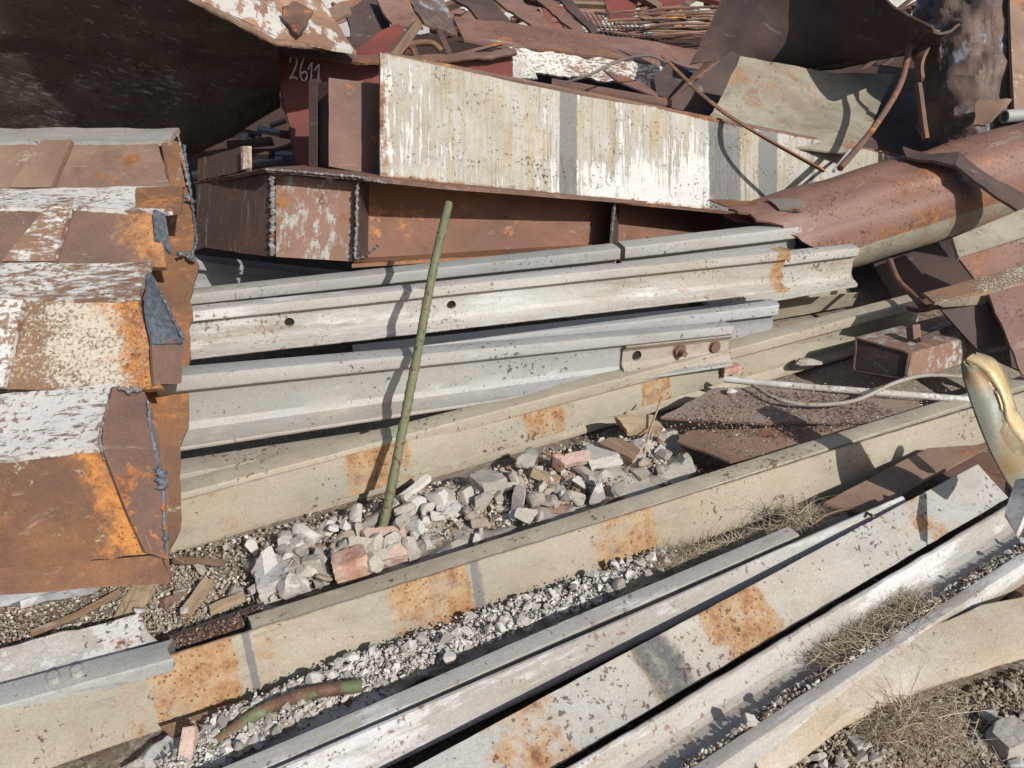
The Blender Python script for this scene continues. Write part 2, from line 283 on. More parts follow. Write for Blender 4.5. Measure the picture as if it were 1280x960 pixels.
PROF = [(-75, 0), (-40, 0), (0, 0), (40, 0), (75, 0), (76, 5), (74, 11), (42, 18), (20, 28), (10, 46), (8.5, 80), (8.5, 112), (12, 131), (34, 139), (37.5, 143), (37.8, 170), (36.5, 175), (32, 178.8), (18, 180.3), (0, 180.8)]
PROF = PROF + [(-a, b) for a, b in reversed(PROF[4:-1])][:-1]
PROF = [(a / 1000, b / 1000) for a, b in PROF]
RAILS = {}
def rail(mat, A0, A1, Bl, roll, a, b, label, patches=(), stains=(), smin=.6, smax=1.6, group='rails lying in the yard', jag0=0, jag1=0, wob=.0006, sag=0.0, name='steel_rail', s01=None, footw=1.0, pall=False):
    """A0,A1: ends of the line that profile point a follows; Bl: pixel line that profile point b should follow"""
    P0, P1 = X(A0), X(A1); L = (P1 - P0); Ln = L.length; Ld = L.normalized()
    side = Ld.cross(Vector((0, 0, 1))).normalized(); up = side.cross(Ld).normalized()       # side = towards camera for left->right rails
    r = R(roll); U = math.cos(r) * up - math.sin(r) * side; S = math.cos(r) * side + math.sin(r) * up
    a = (a[0] / 1000, a[1] / 1000); b = (b[0] / 1000, b[1] / 1000)
    ss = []
    (bu0, bv0), (bu1, bv1) = Bl
    for P in (P0, P1):
        best = None
        for i in range(400):
            s = .3 + i * .007
            q = P + s * ((b[0] - a[0]) * S + (b[1] - a[1]) * U); u, v = px(q)
            e = abs(v - (bv0 + (u - bu0) * (bv1 - bv0) / (bu1 - bu0)))
            if best is None or e < best[0]: best = (e, s)
        ss.append(best[1])
    print('RAIL', label[:40], 'len %.2f scale %.2f %.2f' % (Ln, ss[0], ss[1]), 'z', round(P0.z, 2), round(P1.z, 2))
    ss = [min(max(s, smin), smax) for s in ss]
    if s01: ss = s01
    n = max(8, int(Ln / .022)); verts, faces, pa, st = [], [], [], []
    K = len(PROF); sd = random.random() * 50
    for i in range(n + 1):
        t = i / n; s = ss[0] + (ss[1] - ss[0]) * t; base = P0 + L * t
        base = base + up * (-sag * math.sin(math.pi * t)) + side * .004 * nz((t * 3, sd, 0), 1)
        u, v = px(base)
        pv = max(soft(u, patches, 12), .42 * soft(u, [(q[0] - 35, q[1] + 35) for q in patches], 70)); sv = soft(u, stains, 5)
        for (x, y) in PROF:
            if y < .04: x *= footw
            p = base + s * ((x - a[0]) * S + (y - a[1]) * U)
            if i in (0, n):
                jj = jag0 if i == 0 else jag1
                p = p + Ld * jj * (nz((x, y, sd), 30) + .4 * nz((x, y, sd), 90))
            d = nz(p, 22, sd) * wob * (3 if abs(x) > .07 else 1.2)
            p = p + U * d + S * d * .6
            verts.append(p); pa.append(pv if (pall or ((y > .155) if roll < 60 else (y < .012))) else 0.0); st.append(sv)
    for i in range(n):
        for j in range(K):
            k = (j + 1) % K
            faces.append((i * K + j, i * K + k, (i + 1) * K + k, (i + 1) * K + j))
    faces.append(tuple(range(K))); faces.append(tuple(n * K + j for j in reversed(range(K))))
    fr = frame3(P0, Ld, up)
    o = link(name, verts, faces, mat, fr, smooth=26, attrs={'patch': pa, 'stain': st})
    tag(o, label, 'rail', group)
    RAILS[label] = dict(o=o, P0=P0, L=L, Ld=Ld, S=S, U=U, ss=ss, a=a)
    return o
def soft(u, iv, d):
    m = 0.0
    for q in iv:
        k = q[2] if len(q) > 2 else 1.0; e = q[3] if len(q) > 3 else d
        x = min((u - q[0]) / e + .5, (q[1] - u) / e + .5); m = max(m, k * max(0.0, min(1.0, x)))
    return m
def cat(p0, p1, p2, p3, t):
    return .5 * ((2 * p1) + (p2 - p0) * t + (2 * p0 - 5 * p1 + 4 * p2 - p3) * t * t + (3 * p1 - p0 - 3 * p2 + p3) * t ** 3)
def resample(pts, n, smooth):
    k = len(pts) - 1; out = []
    for i in range(n + 1):
        f = i / n * k; j = min(int(f), k - 1); t = f - j
        if smooth and k > 1:
            out.append(cat(pts[max(j - 1, 0)], pts[j], pts[j + 1], pts[min(j + 2, k)], t))
        else: out.append(pts[j].lerp(pts[j + 1], t))
    return out
def sheet(name, rows, mat, label=None, cat_=None, group=None, parent=None, thick=.008, dent=.004, jag=.0, seg=.04, smooth=False, sm_ang=30, back=True, patches=(), stains=(), maxn=70, dscale=3.0, pfun=None):
    rows = [[X(p) if isinstance(p, tuple) else p for p in r] for r in rows]
    lu = max(sum((r[i + 1] - r[i]).length for i in range(len(r) - 1)) for r in rows)
    lv = sum((rows[i + 1][0] - rows[i][0]).length for i in range(len(rows) - 1))
    nu = max(len(rows[0]) - 1, min(maxn, int(lu / seg) + 1)); nv = max(len(rows) - 1, min(maxn, int(lv / seg) + 1))
    nu = int(math.ceil(nu / (len(rows[0]) - 1))) * (len(rows[0]) - 1); nv = int(math.ceil(nv / (len(rows) - 1))) * (len(rows) - 1)
    rr = [resample(r, nu, smooth) for r in rows]
    cols = [resample([rr[j][i] for j in range(len(rows))], nv, smooth) for i in range(nu + 1)]
    g = [[cols[i][j] for i in range(nu + 1)] for j in range(nv + 1)]
    n0 = (rows[0][-1] - rows[0][0]).cross(rows[-1][0] - rows[0][0]).normalized()
    c = g[nv // 2][nu // 2]
    if n0.dot(Vector((0, 0, H)) - c) < 0: n0 = -n0
    sd = random.random() * 90; top, bot, pa, st = [], [], [], []
    for j in range(nv + 1):
        for i in range(nu + 1):
            p = g[j][i]
            du = g[j][min(i + 1, nu)] - g[j][max(i - 1, 0)]; dv = g[min(j + 1, nv)][i] - g[max(j - 1, 0)][i]
            n = du.cross(dv)
            n = n.normalized() if n.length > 1e-9 else n0
            if n.dot(n0) < 0: n = -n
            q = p + n * (dent * (nz(p, dscale, sd) + .35 * nz(p, dscale * 4, sd)))
            if jag:
                if i in (0, nu): q = q + du.normalized() * jag * nz(p, 14, sd)
                if j in (0, nv): q = q + dv.normalized() * jag * (nz(p, 9, sd) + .6 * nz(p, 30, sd))
            top.append(q); bot.append(q - n * thick)
            u, v = px(p)
            pa.append(max(soft(u, patches, 5), pfun(i / nu, j / nv) if pfun else 0)); st.append(soft(u, stains, 5))
    N = len(top); W = nu + 1; faces = []
    for j in range(nv):
        for i in range(nu):
            a = j * W + i; faces.append((a, a + 1, a + W + 1, a + W)); faces.append((N + a, N + a + W, N + a + W + 1, N + a + 1))
    bd = [i for i in range(nu)] + [nu + j * W for j in range(nv)] + [nv * W + nu - i for i in range(nu)] + [(nv - j) * W for j in range(nv)]
    for k in range(len(bd)):
        a, b = bd[k], bd[(k + 1) % len(bd)]; faces.append((a, N + a, N + b, b))
    fr = frame3(rows[0][0], rows[0][-1] - rows[0][0], n0)
    o = link(name, top + bot, faces, mat, fr, parent, sm_ang, {'patch': pa + pa, 'stain': st + st})
    if label: tag(o, label, cat_, group)
    return o
def tube(name, pts, rad, mat, label=None, cat_=None, group=None, parent=None, seg=10, n=None, rib=0.0, bumpy=0.0, smooth=True, r1=None, hollow=False, oval=1.0):
    pts = [X(p) if isinstance(p, tuple) else p for p in pts]
    ln = sum((pts[i + 1] - pts[i]).length for i in range(len(pts) - 1))
    n = n or max(len(pts) * 6, int(ln / .02)); c = resample(pts, n, smooth)
    verts, faces = [], []; sd = random.random() * 40; ref = Vector((.3, .2, 1))
    for i, p in enumerate(c):
        t = (c[min(i + 1, n)] - c[max(i - 1, 0)]).normalized(); x = t.cross(ref)
        if x.length < .05: x = t.cross(Vector((1, 0, 0)))
        x.normalize(); y = t.cross(x)
        r = rad if r1 is None else rad + (r1 - rad) * i / n
        for k in range(seg):
            a = 2 * math.pi * k / seg; rr = r * (1 + (rib if (i + (k * 2 // seg)) % 2 else 0)) + bumpy * (nz(p + x * math.cos(a) * r, 90, sd) + .6 * nz(p + y * math.sin(a) * r, 190, sd))
            verts.append(p + (x * math.cos(a) + y * math.sin(a) * oval) * rr)
    for i in range(n):
        for k in range(seg):
            a = i * seg + k; b = i * seg + (k + 1) % seg; faces.append((a, b, b + seg, a + seg))
    if hollow:
        m0 = len(verts)
        for end in (0, n):
            cc = c[end]; inn = (c[1] - c[0]).normalized() * .03 if end == 0 else (c[n - 1] - c[n]).normalized() * .03
            b0 = len(verts)
            for k in range(seg): verts.append(cc + (verts[end * seg + k] - cc) * .74)
            for k in range(seg): verts.append(cc + (verts[end * seg + k] - cc) * .74 + inn)
            for k in range(seg):
                k2 = (k + 1) % seg
                faces.append((end * seg + k, end * seg + k2, b0 + k2, b0 + k)); faces.append((b0 + k, b0 + k2, b0 + seg + k2, b0 + seg + k))
            faces.append(tuple(b0 + seg + k for k in range(seg)))
    else:
        faces.append(tuple(range(seg))); faces.append(tuple(n * seg + k for k in range(seg)))
    fr = frame3(pts[0], (pts[-1] - pts[0]) if (pts[-1] - pts[0]).length > .001 else pts[1] - pts[0], Vector((.1, .05, 1)))
    o = link(name, verts, faces, mat, fr, parent, 50)
    if label: tag(o, label, cat_, group)
    return o
def hexa(name, q, mat, label=None, cat_=None, group=None, parent=None, jit=.0, cuts=0, bev=.0):
    """q: 4 front corners (TL,TR,BR,BL) + 4 back corners as points or pixel tuples"""
    q = [X(p) if isinstance(p, tuple) else p for p in q]
    bm = bmesh.new(); v = [bm.verts.new(p) for p in q]
    for f in ((0, 1, 2, 3), (7, 6, 5, 4), (0, 4, 5, 1), (1, 5, 6, 2), (2, 6, 7, 3), (3, 7, 4, 0)): bm.faces.new([v[i] for i in f])
    bmesh.ops.recalc_face_normals(bm, faces=bm.faces)
    if bev: bmesh.ops.bevel(bm, geom=list(bm.edges), offset=bev, segments=1, affect='EDGES')
    if cuts: bmesh.ops.subdivide_edges(bm, edges=list(bm.edges), cuts=cuts, use_grid_fill=True)
    if jit:
        sd = random.random() * 50
        for x in bm.verts: x.co += Vector((nz(x.co, 25, sd), nz(x.co, 25, sd + 9), nz(x.co, 25, sd + 20))) * jit
    bm.verts.ensure_lookup_table(); vs_ = [x.co.copy() for x in bm.verts]; fs = [[x.index for x in f.verts] for f in bm.faces]; bm.free()
    fr = frame3(q[0], q[1] - q[0], (q[1] - q[0]).cross(q[3] - q[0]))
    o = link(name, vs_, fs, mat, fr, parent, 30)
    if label: tag(o, label, cat_, group)
    return o
def plate(name, quad, mat, th, *a, **k):
    """front quad TL,TR,BR,BL pushed back by vector th"""
    q = [X(p) if isinstance(p, tuple) else p for p in quad]
    return hexa(name, q + [p + Vector(th) for p in q], mat, *a, **k)
def slagline(name, pts, rad, mat, parent, label=None, n=60):
    return tube(name, pts, rad * .82, mat, label, parent=parent, seg=9, n=int(n * 1.8), bumpy=rad * 1.1, smooth=False, oval=.8)

# ================= SETTING =================
def gz(x, y):
    m = max(0, min(1, (y - 4.3) / 4.0)); m = m * m * (3 - 2 * m)
    k = max(0, min(1, (12.5 - y) / 2.5)); side = max(0, min(1, (4.4 - x) / 1.2))
    far = max(0, min(1, (14 - y) / 2)) 
    return .76 * m * k * side + (.03 * nz((x, y, 0), 1.3, 4) + .018 * nz((x, y, 0), 6, 9) + (.10 * nz((x, y, 0), 1.5, 3) if y > 5 else 0)) * far
def ground():
    xs = [-30 + i * 1.5 for i in range(17)] + [-4.5 + i * .09 for i in range(111)] + [6 + i * 2 for i in range(1, 13)]
    ys = [-6 + i * .7 for i in range(10)] + [.8 + i * .07 for i in range(75)] + [6 + i * .2 for i in range(1, 42)] + [16 + i * 4 for i in range(40)]
    xs = sorted(set(round(v, 3) for v in xs)); ys = sorted(set(round(v, 3) for v in ys))
    verts = [(x, y, gz(x, y)) for y in ys for x in xs]; W = len(xs)
    faces = [(j * W + i, j * W + i + 1, (j + 1) * W + i + 1, (j + 1) * W + i) for j in range(len(ys) - 1) for i in range(W - 1)]
    o = link('ground', verts, faces, 'ground_soil', Matrix.Identity(4), smooth=0); o.data.shade_smooth(); o['kind'] = 'structure'
ground()
yd = link('yard', [(-30, 15, .02), (40, 15, .02), (40, 120, .02), (-30, 120, .02)], [(0, 1, 2, 3)], 'plaster', Matrix.Identity(4)); yd['kind'] = 'structure'
wl = hexa('yard_wall', [Vector(p) for p in ((-20, 26, 3), (30, 26, 3), (30, 26, 0), (-20, 26, 0), (-20, 26.3, 3), (30, 26.3, 3), (30, 26.3, 0), (-20, 26.3, 0))], 'plaster', 'long pale plastered wall seen through gaps beyond the scrap heap', 'wall')

# ================= RAILS =================
TB, TF = (-37.5, 180), (37.5, 180)
# long tan rail with its foot towards the camera
rail('rail_tan', (-150, 932, 'z', .155), (1300, 484, 'z', .155), ((0, 982), (1230, 553)), 108, (75, 0), (-75, 0),
     'longest tan rail crossing the whole photo, orange rust squares on its upturned foot', patches=[(140, 176, .55), (176, 292, 1.0), (310, 340, .5), (482, 585, .95), (738, 820, .85), (1052, 1098, .6, 20)], stains=[(296, 308), (588, 599)])
rail('rail_tan', (310, 768, 'z', .15), (1320, 455, 'z', .15), ((318, 792), (1200, 508)), 0, TB, TF, footw=.45, label=
     'rail head running right behind the longest tan rail, starting at a squared end', jag0=.004)
rail('rail_grey', (-150, 893, 'z', .16), (212, 797, 'z', .16), ((0, 884), (200, 828)), 0, TB, TF, footw=.45, label=
     'short grey rail head behind the left end of the longest rail, beside white flange', jag1=.02)
# foot-forward rail of the middle
rail('rail_tan', (60, 672, 'z', .19), (1150, 374, 'z', .17), ((216, 690), (987, 452)), 100, (75, 0), (-75, 0),
     'tan rail along the upper edge of the rubble with three orange squares on its foot', patches=[(240, 300, .5, 40), (430, 512, 1.0), (650, 706, .9), (798, 842, .85)])
rail('rail_tan', (60, 640, 'z', .20), (1135, 367, 'z', .2), ((225, 624), (1118, 385)), 0, TB, TF, footw=.45, smax=1.05, label=
     'dusty rail head lying just behind the tan rail above the rubble')
rail('rail_brown', (60, 598, 2.35), (620, 512, 2.9), ((225, 596), (560, 527)), 0, TB, TF, 'pinkish brown rail head under the rail that carries the bolted joint bar')
# rail with the joint bar
rail('rail_grey', (195, 459, 2.33), (905, 401, 3.02), ((225, 564), (726, 487)), 4, TB, (75, 0),
     'grey rail with broad bluish head carrying the bolted joint bar', smax=1.7)
J = RAILS['grey rail with broad bluish head carrying the bolted joint bar']
rail('rail_blue', (440, 430, 3.0), (962, 372, 3.35), ((486, 440), (950, 432)), 0, TB, (60, 10), 'bluish rail in shade behind the joint bar rail, its cut end showing', s01=[1.1, 1.15], jag1=.012)
# rail with bolt holes
rail('rail_white', (130, 392, 2.52), (976, 308, 3.22), ((236, 450), (976, 365)), 0, TB, (75, 0), 'pale upright rail with two round bolt holes in its web', patches=[(800, 880, .3), (958, 980, .95)], jag1=.02, pall=True)
K_ = RAILS['pale upright rail with two round bolt holes in its web']
rail('rail_pale', (880, 322, 3.40), (1064, 304, 3.50), ((972, 376), (1070, 359)), 0, TB, (75, 0), 'whitish rail end poking out beyond the rail with the bolt holes', jag1=.012)
rail('rail_tan', (880, 388, 3.5), (1075, 366, 3.75), ((945, 404), (1078, 380)), 70, (75, 0), (-75, 0), 'short tan rail foot under the whitish rail end', smin=.4)
rail('rail_grey', (120, 372, 2.78), (764, 303, 3.4), ((244, 378), (764, 323)), 0, TB, (37.5, 148), 'left grey rail of the topmost pair, under the white girder', smax=1.3)
rail('rail_grey', (771, 301, 3.42), (988, 276, 3.62), ((771, 322), (985, 300)), 0, TB, (37.5, 148), 'short grey rail following the topmost one across a joint', smax=1.3, jag1=.01)
rail('rail_blue', (140, 306, 3.6), (560, 352, 3.7), ((245, 350), (480, 372)), 0, TB, (60, 10), 'shaded bluish rail lying crosswise under the cut girder end', s01=[1.1, 1.1])
# lower right group
rail('rail_white', (120, 1024, 'z', .13), (984, 657, 'z', .13), ((400, 925), (987, 670)), 0, TB, TF, 'narrow white rail head below the strip of white gravel, its end by the dry grass')
rail('rail_white', (180, 1031, 'z', .15), (1128, 619, 'z', .15), ((479, 958), (1134, 628)), -35, TB, TF, 'flat whitish rail head with brown blotches beside the widest foot-up rail')
rail('rail_pale', (300, 1075, 'z', .16), (1222, 580, 'z', .16), ((692, 960), (1269, 617)), 152, (75, 0), (-75, 0),
     'pale rail with its broad foot turned up, scorched black midway, ending by the gold bracket', patches=[(868, 945), (600, 690, .72), (780, 805, .7), (1120, 1150, .7)], stains=[(770, 850, .62, 60)])
rail('rail_white', (480, 1094, 'z', .125), (1420, 535, 'z', .125), ((871, 976), (1281, 704)), -78, (-75, 0), (-37.5, 180),
     'rail lying on its side as a trough full of gravel and dry grass')
TR = RAILS['rail lying on its side as a trough full of gravel and dry grass']

# joint bar on the grey rail, bolts, holes
def onrail(q, u):
    """parameter along rail q where its A line projects to pixel column u"""
    lo, hi = 0.0, 1.0
    for _ in range(40):
        m = (lo + hi) / 2
        if px(q['P0'] + q['L'] * m)[0] < u: lo = m
        else: hi = m
    return lo
def rp(q, t, a, b):
    s = q['ss'][0] + (q['ss'][1] - q['ss'][0]) * t
    return q['P0'] + q['L'] * t + s * ((a / 1000 - q['a'][0]) * q['S'] + (b / 1000 - q['a'][1]) * q['U'])
def prism_on_rail(name, q, t0, t1, prof, mat, label=None, n=30, jag=.002):
    verts, faces = [], []; k = len(prof)
    for i in range(n + 1):
        t = t0 + (t1 - t0) * i / n
        for a, b in prof:
            p = rp(q, t, a, b)
            if i in (0, n): p += q['Ld'] * jag * nz(p, 60)
            verts.append(p + q['S'] * .0008 * nz(p, 40))
    for i in range(n):
        for j in range(k):
            j2 = (j + 1) % k; faces.append((i * k + j, i * k + j2, (i + 1) * k + j2, (i + 1) * k + j))
    faces.append(tuple(range(k))); faces.append(tuple(n * k + j for j in range(k)))
    o = link(name, verts, faces, mat, frame3(verts[0], q['Ld'], q['U']), q['o'], 30)
    if label: o['label'] = label
    return o
def cylinder_pts(c, ax, r, h, n=16, r2=None):
    ax = ax.normalized(); x = ax.orthogonal().normalized(); y = ax.cross(x); r2 = r2 or r
    v = [c + (x * math.cos(2 * math.pi * i / n) + y * math.sin(2 * math.pi * i / n)) * r for i in range(n)]
    v += [c + ax * h + (x * math.cos(2 * math.pi * i / n) + y * math.sin(2 * math.pi * i / n)) * r2 for i in range(n)]
    f = [(i, (i + 1) % n, n + (i + 1) % n, n + i) for i in range(n)] + [tuple(range(n)), tuple(n + i for i in range(n))]
    return v, f
def cut_hole(o, c, ax, r, h=.06):
    v, f = cylinder_pts(c - ax.normalized() * h / 2, ax, r, h, 24)
    me = bpy.data.meshes.new('cut'); me.from_pydata(v, [], f)
    bm = bmesh.new(); bm.from_mesh(me); bmesh.ops.recalc_face_normals(bm, faces=bm.faces); bm.to_mesh(me); bm.free()
    co = bpy.data.objects.new('cut', me); C.objects.link(co)
    md = o.modifiers.new('b', 'BOOLEAN'); md.operation = 'DIFFERENCE'; md.object = co; md.solver = 'EXACT'
    bpy.context.view_layer.update()
    dg = bpy.context.evaluated_depsgraph_get(); nm = bpy.data.meshes.new_from_object(o.evaluated_get(dg))
    o.modifiers.remove(md); nm.name = o.data.name; o.data = nm; bpy.data.objects.remove(co); bpy.data.meshes.remove(me)
t0, t1 = onrail(J, 772), onrail(J, 921)
bar = prism_on_rail('joint_bar', J, t0, t1, [(10, 44), (46, 20), (62, 14), (64, 20), (50, 34), (27, 52), (22, 60), (22, 108), (27, 116), (40, 126), (46, 134), (40, 137), (12, 133)], 'rail_brown', 'brownish joint bar with one open hole', n=40)
def bolt(q, t, bb, a0, r, washer=True, nut=True, shank=.0):
    c = rp(q, t, a0, bb); S = q['S']
    v, f = cylinder_pts(c, S, r, .012, 6 if nut else 14, r * .95)
    if shank:
        v2, f2 = cylinder_pts(c + S * .012, S, r * .45, shank, 12); k = len(v); v += v2; f += [tuple(i + k for i in x) for x in f2]
    if washer:
        v2, f2 = cylinder_pts(c - S * .004, S, r * 1.25, .005, 18); k = len(v); v += v2; f += [tuple(i + k for i in x) for x in f2]
    return link('bolt', v, f, 'rust_brown', frame3(c, q['Ld'], q['U']), q['o'], 30)
bolt(J, t0 + (t1 - t0) * .52, 84, 22, .024, shank=.03)
bolt(J, t0 + (t1 - t0) * .86, 84, 22, .021, nut=False)
cut_hole(bar, rp(J, t0 + (t1 - t0) * .13, 22, 84), J['S'], .019)
hm = link('hole_shade_disc', *cylinder_pts(rp(J, t0 + (t1 - t0) * .13, 9.2, 84), J['S'], .021, .002), 'hole_shade', frame3(rp(J, t0 + (t1 - t0) * .13, 9.2, 84), J['Ld'], J['U']), J['o'])  # black disc behind the bar's open hole, shade put into its colour
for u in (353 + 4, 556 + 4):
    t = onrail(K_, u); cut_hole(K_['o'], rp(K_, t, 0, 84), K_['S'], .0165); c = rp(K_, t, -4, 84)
    link('hole_shade_disc', *cylinder_pts(c, K_['S'], .019, .002), 'hole_shade', frame3(c, K_['Ld'], K_['U']), K_['o'])  # black disc inside each web hole, painted as the dark beyond

# ================= LEFT STACK OF WELDED BEAMS =================
def stack_beam(front, top, label, fmat, tmat, ends, stiff, lipmat, lip_u, webset=.010, orange=None):
    """front: (vtopL,vtopR,vbotL,vbotR,dtop,dbot,uR) ; top: (vbackL,vbackR,dback,uRback)"""
    vtl, vtr, vbl, vbr, dt, db, ur = front; kl, kr, dk, urk = top; UL = -160
    e = empty('welded_beam', D(UL, vbl, db), label, 'beam', 'welded beams stacked at the left edge')
    dv = lambda a, b: a + (a - b) * (-UL) / ur      # extrapolate left
    # top flange
    sheet('top_flange', [[(UL, dv(kl, kr), dk), (urk, kr, dk)], [(UL, dv(vtl, vtr), dt), (ur, vtr, dt)]], tmat, parent=e, thick=.02, dent=.006, jag=.007, dscale=6, pfun=lambda a, b: max(0, (a - .78) / .22) * .55, seg=.02)
    f2 = D(100, vtl, dt); g2 = D(100, vbl, db); nrm = (D(200, vtr, dt) - D(0, vtl, dt)).cross(g2 - f2).normalized()
    if nrm.y < 0: nrm = -nrm
    off = nrm * webset
    sheet('web', [[D(UL, dv(vtl, vtr) + 1, dt) + off, D(ends[0], vtr + 1, dt) + off], [D(UL, dv(vbl, vbr), db) + off, D(ends[1], vbr, db) + off]], fmat, parent=e, thick=.02, dent=.005, jag=.008, pfun=lambda a, b: max(0, (a - .68) / .32) * .95, seg=.02)
    for s in stiff:
        (a, b, c, d_, m) = s
        sheet('stiffener', [[D(a, vtl + 3, dt) - nrm * .016, D(b, vtl + 3, dt) - nrm * .016], [D(c, vbl, db) - nrm * .016, D(d_, vbl, db) - nrm * .016]], m, parent=e, thick=.018, dent=.001)
    # bottom lip / flange
    return e
b1 = stack_beam((176, 176, 238, 236, 2.90, 2.78, 212), (160, 160, 3.05, 224), 'uppermost brown beam of the left stack with a grey top edge', 'rust_tan', 'rail_grey', (196, 212), [(55, 92, 14, 66, 'rust_tan')], 'rust_orange', 0)
b2 = stack_beam((258, 262, 330, 330, 2.55, 2.46, 214), (236, 233, 2.72, 228), 'second beam from the top of the left stack, white flaking top and spotted brown web', 'paint_half', 'paint_flake', (192, 206), [(62, 92, 6, 70, 'paint_flake')], 'rust_orange', 0)
b3 = stack_beam((374, 372, 486, 484, 2.22, 2.12, 176), (330, 328, 2.38, 188), 'third beam down the left stack, broad white top above a cream spotted web', 'paint_mixed', 'paint_flake', (170, 200), [(-20, 34, -75, 8, 'paint_flake')], 'rust_orange', 0)
b4 = stack_beam((572, 556, 712, 694, 1.90, 1.93, 124), (493, 480, 2.10, 148), 'lowest beam of the left stack, white top over an orange rust front', 'rust_orange', 'paint_flake', (126, 188), [], 'rust_orange', 0, webset=.012)
# lips and end pieces
hexa('bottom_flange', [D(-160, 722, 1.90), D(200, 694, 1.98), D(214, 728, 1.96), D(-160, 757, 1.86), D(-160, 716, 2.2), D(205, 685, 2.2), D(214, 715, 2.2), D(-160, 745, 2.2)], 'rust_orange', parent=b4, cuts=6, jit=.004)
sheet('cut_end', [[D(142, 484, 1.99), D(180, 490, 2.06)], [D(128, 530, 1.93), D(196, 530, 2.03)], [D(128, 562, 1.90), D(204, 575, 2.01)], [D(150, 620, 1.91), D(210, 625, 1.99)], [D(182, 690, 1.93), D(210, 700, 1.97)]], 'rust_brown', parent=b4, thick=.012, dent=.006, jag=.006, label=None)
b4.children[-1]['label'] = 'brown torch cut end plate'
slagline('slag_bead', [(184, 500, 2.02), (190, 545, 2.01), (203, 600, 1.99), (206, 655, 1.97), (208, 690, 1.96)], 0.0054, 'slag_blue', b4)
slagline('slag_lump', [(196, 585, 1.985), (203, 600, 1.975), (204, 612, 1.97)], 0.0122, 'slag_blue', b4, n=16)
slagline('slag_bead', [(148, 484, 1.985), (160, 488, 2.0), (176, 487, 2.03)], 0.0075, 'slag', b4, n=24)
slagline('slag_bead', [(136, 500, 1.97), (124, 548, 1.895), (130, 575, 1.90)], 0.0034, 'slag', b4)
sheet('cut_end', [[D(188, 338, 2.30), D(196, 352, 2.34)], [D(184, 380, 2.20), D(212, 390, 2.28)], [D(190, 430, 2.14), D(230, 428, 2.22)]], 'slag_blue', parent=b3, thick=.01, dent=.008, jag=.006)
sheet('cut_end', [[D(190, 430, 2.14), D(230, 429, 2.22)], [D(192, 480, 2.12), D(228, 478, 2.2)]], 'rust_brown', parent=b3, thick=.01, dent=.006, jag=.006)
slagline('slag_bead', [(193, 350, 2.32), (212, 388, 2.27), (230, 424, 2.21)], 0.0048, 'slag_blue', b3)
sheet('cut_end', [[D(194, 262, 2.52), D(206, 268, 2.56)], [D(196, 300, 2.5), D(214, 318, 2.55)]], 'slag_blue', parent=b2, thick=.01, dent=.006, jag=.004)
sheet('flange_tip', [[D(170, 234, 2.68), D(228, 233, 2.70)], [D(170, 256, 2.55), D(227, 262, 2.56)]], 'rust_orange', parent=b2, thick=.02, dent=.002, jag=.004)
sheet('flange_tip', [[D(205, 178, 2.88), D(222, 176, 2.96)], [D(214, 232, 2.84), D(232, 234, 2.9)]], 'rust_orange', parent=b1, thick=.01, dent=.004, jag=.004)
slagline('slag_bead', [(222, 168, 2.98), (230, 200, 2.93), (236, 236, 2.9)], 0.0041, 'slag', b1)
# tall torn end plate that runs down behind the cut ends
e = empty('torn_plate', D(215, 725, 2.1), 'tall torn orange plate standing along the cut right ends of the left stack', 'plate')
sheet('sheet', [[D(186, 178, 3.02), D(228, 182, 3.04)], [D(180, 250, 2.84), D(240, 252, 2.88)], [D(180, 330, 2.62), D(247, 330, 2.66)], [D(160, 420, 2.42), D(236, 420, 2.46)], [D(150, 520, 2.24), D(232, 520, 2.28)], [D(150, 620, 2.12), D(224, 620, 2.16)], [D(150, 716, 2.02), D(214, 724, 2.04)]], 'rust_orange', parent=e, thick=.012, dent=.015, jag=.02, dscale=6)
slagline('slag_bead', [(230, 182, 3.02), (240, 252, 2.86), (246, 300, 2.72), (240, 320, 2.68)], 0.0054, 'slag_blue', e)
slagline('slag_lump', [(222, 318, 2.62), (232, 316, 2.64), (243, 326, 2.63)], 0.0095, 'slag_blue', e, n=20)
slagline('slag_lump', [(234, 246, 2.84), (242, 254, 2.84)], 0.0109, 'slag_blue', e, n=14)

# ================= CENTRE GIRDERS =================
g1 = empty('box_girder', D(475, 220, 3.2), 'long white girder with vertical brown streaks and grey bands, lying on the cut brown girder', 'girder')
TLg, TRg, BRg, BLg = D(475, 66, 3.2), D(1180, 206, 4.9), D(1180, 292, 4.9), D(475, 220, 3.2)
sheet('side_plate', [[TLg, TRg], [BLg, BRg]], 'streaky', parent=g1, thick=.014, dent=.006, jag=.003, seg=.025, maxn=110, stains=[(700, 722, 1, 9), (886, 926, 1, 12), (948, 972, 1, 12), (1010, 1020, .8, 20)], dscale=2, pfun=lambda a, b: max(.75 * (1 - min(a, .03) / .03), .8 * max(0, (b - .93) / .07), .8 * max(0, (.03 - b) / .03)))
bk = Vector((.02, .05, -.01)); dn = Vector((0, 0, -.012)); lip = Vector((-.002, -.005, 0))
hexa('top_flange', [TLg + lip, TRg + lip, TRg + lip + dn, TLg + lip + dn, TLg + bk, TRg + bk, TRg + bk + dn, TLg + bk + dn], 'rust_brown', parent=g1, cuts=8, jit=.004)
bk = Vector((.05, .36, 0))
hexa('bottom_flange', [BLg + lip, BRg + lip, BRg + lip + dn, BLg + lip + dn, BLg + bk, BRg + bk, BRg + bk + dn, BLg + bk + dn], 'rust_brown', parent=g1, cuts=8, jit=.004)
bk = Vector((.02, .05, 0))
hexa('web_back', [TLg + bk * .8, TRg + bk * .8, BRg + bk * .8, BLg + bk * .8, TLg + bk, TRg + bk, BRg + bk, BLg + bk], 'rust_brown', parent=g1)
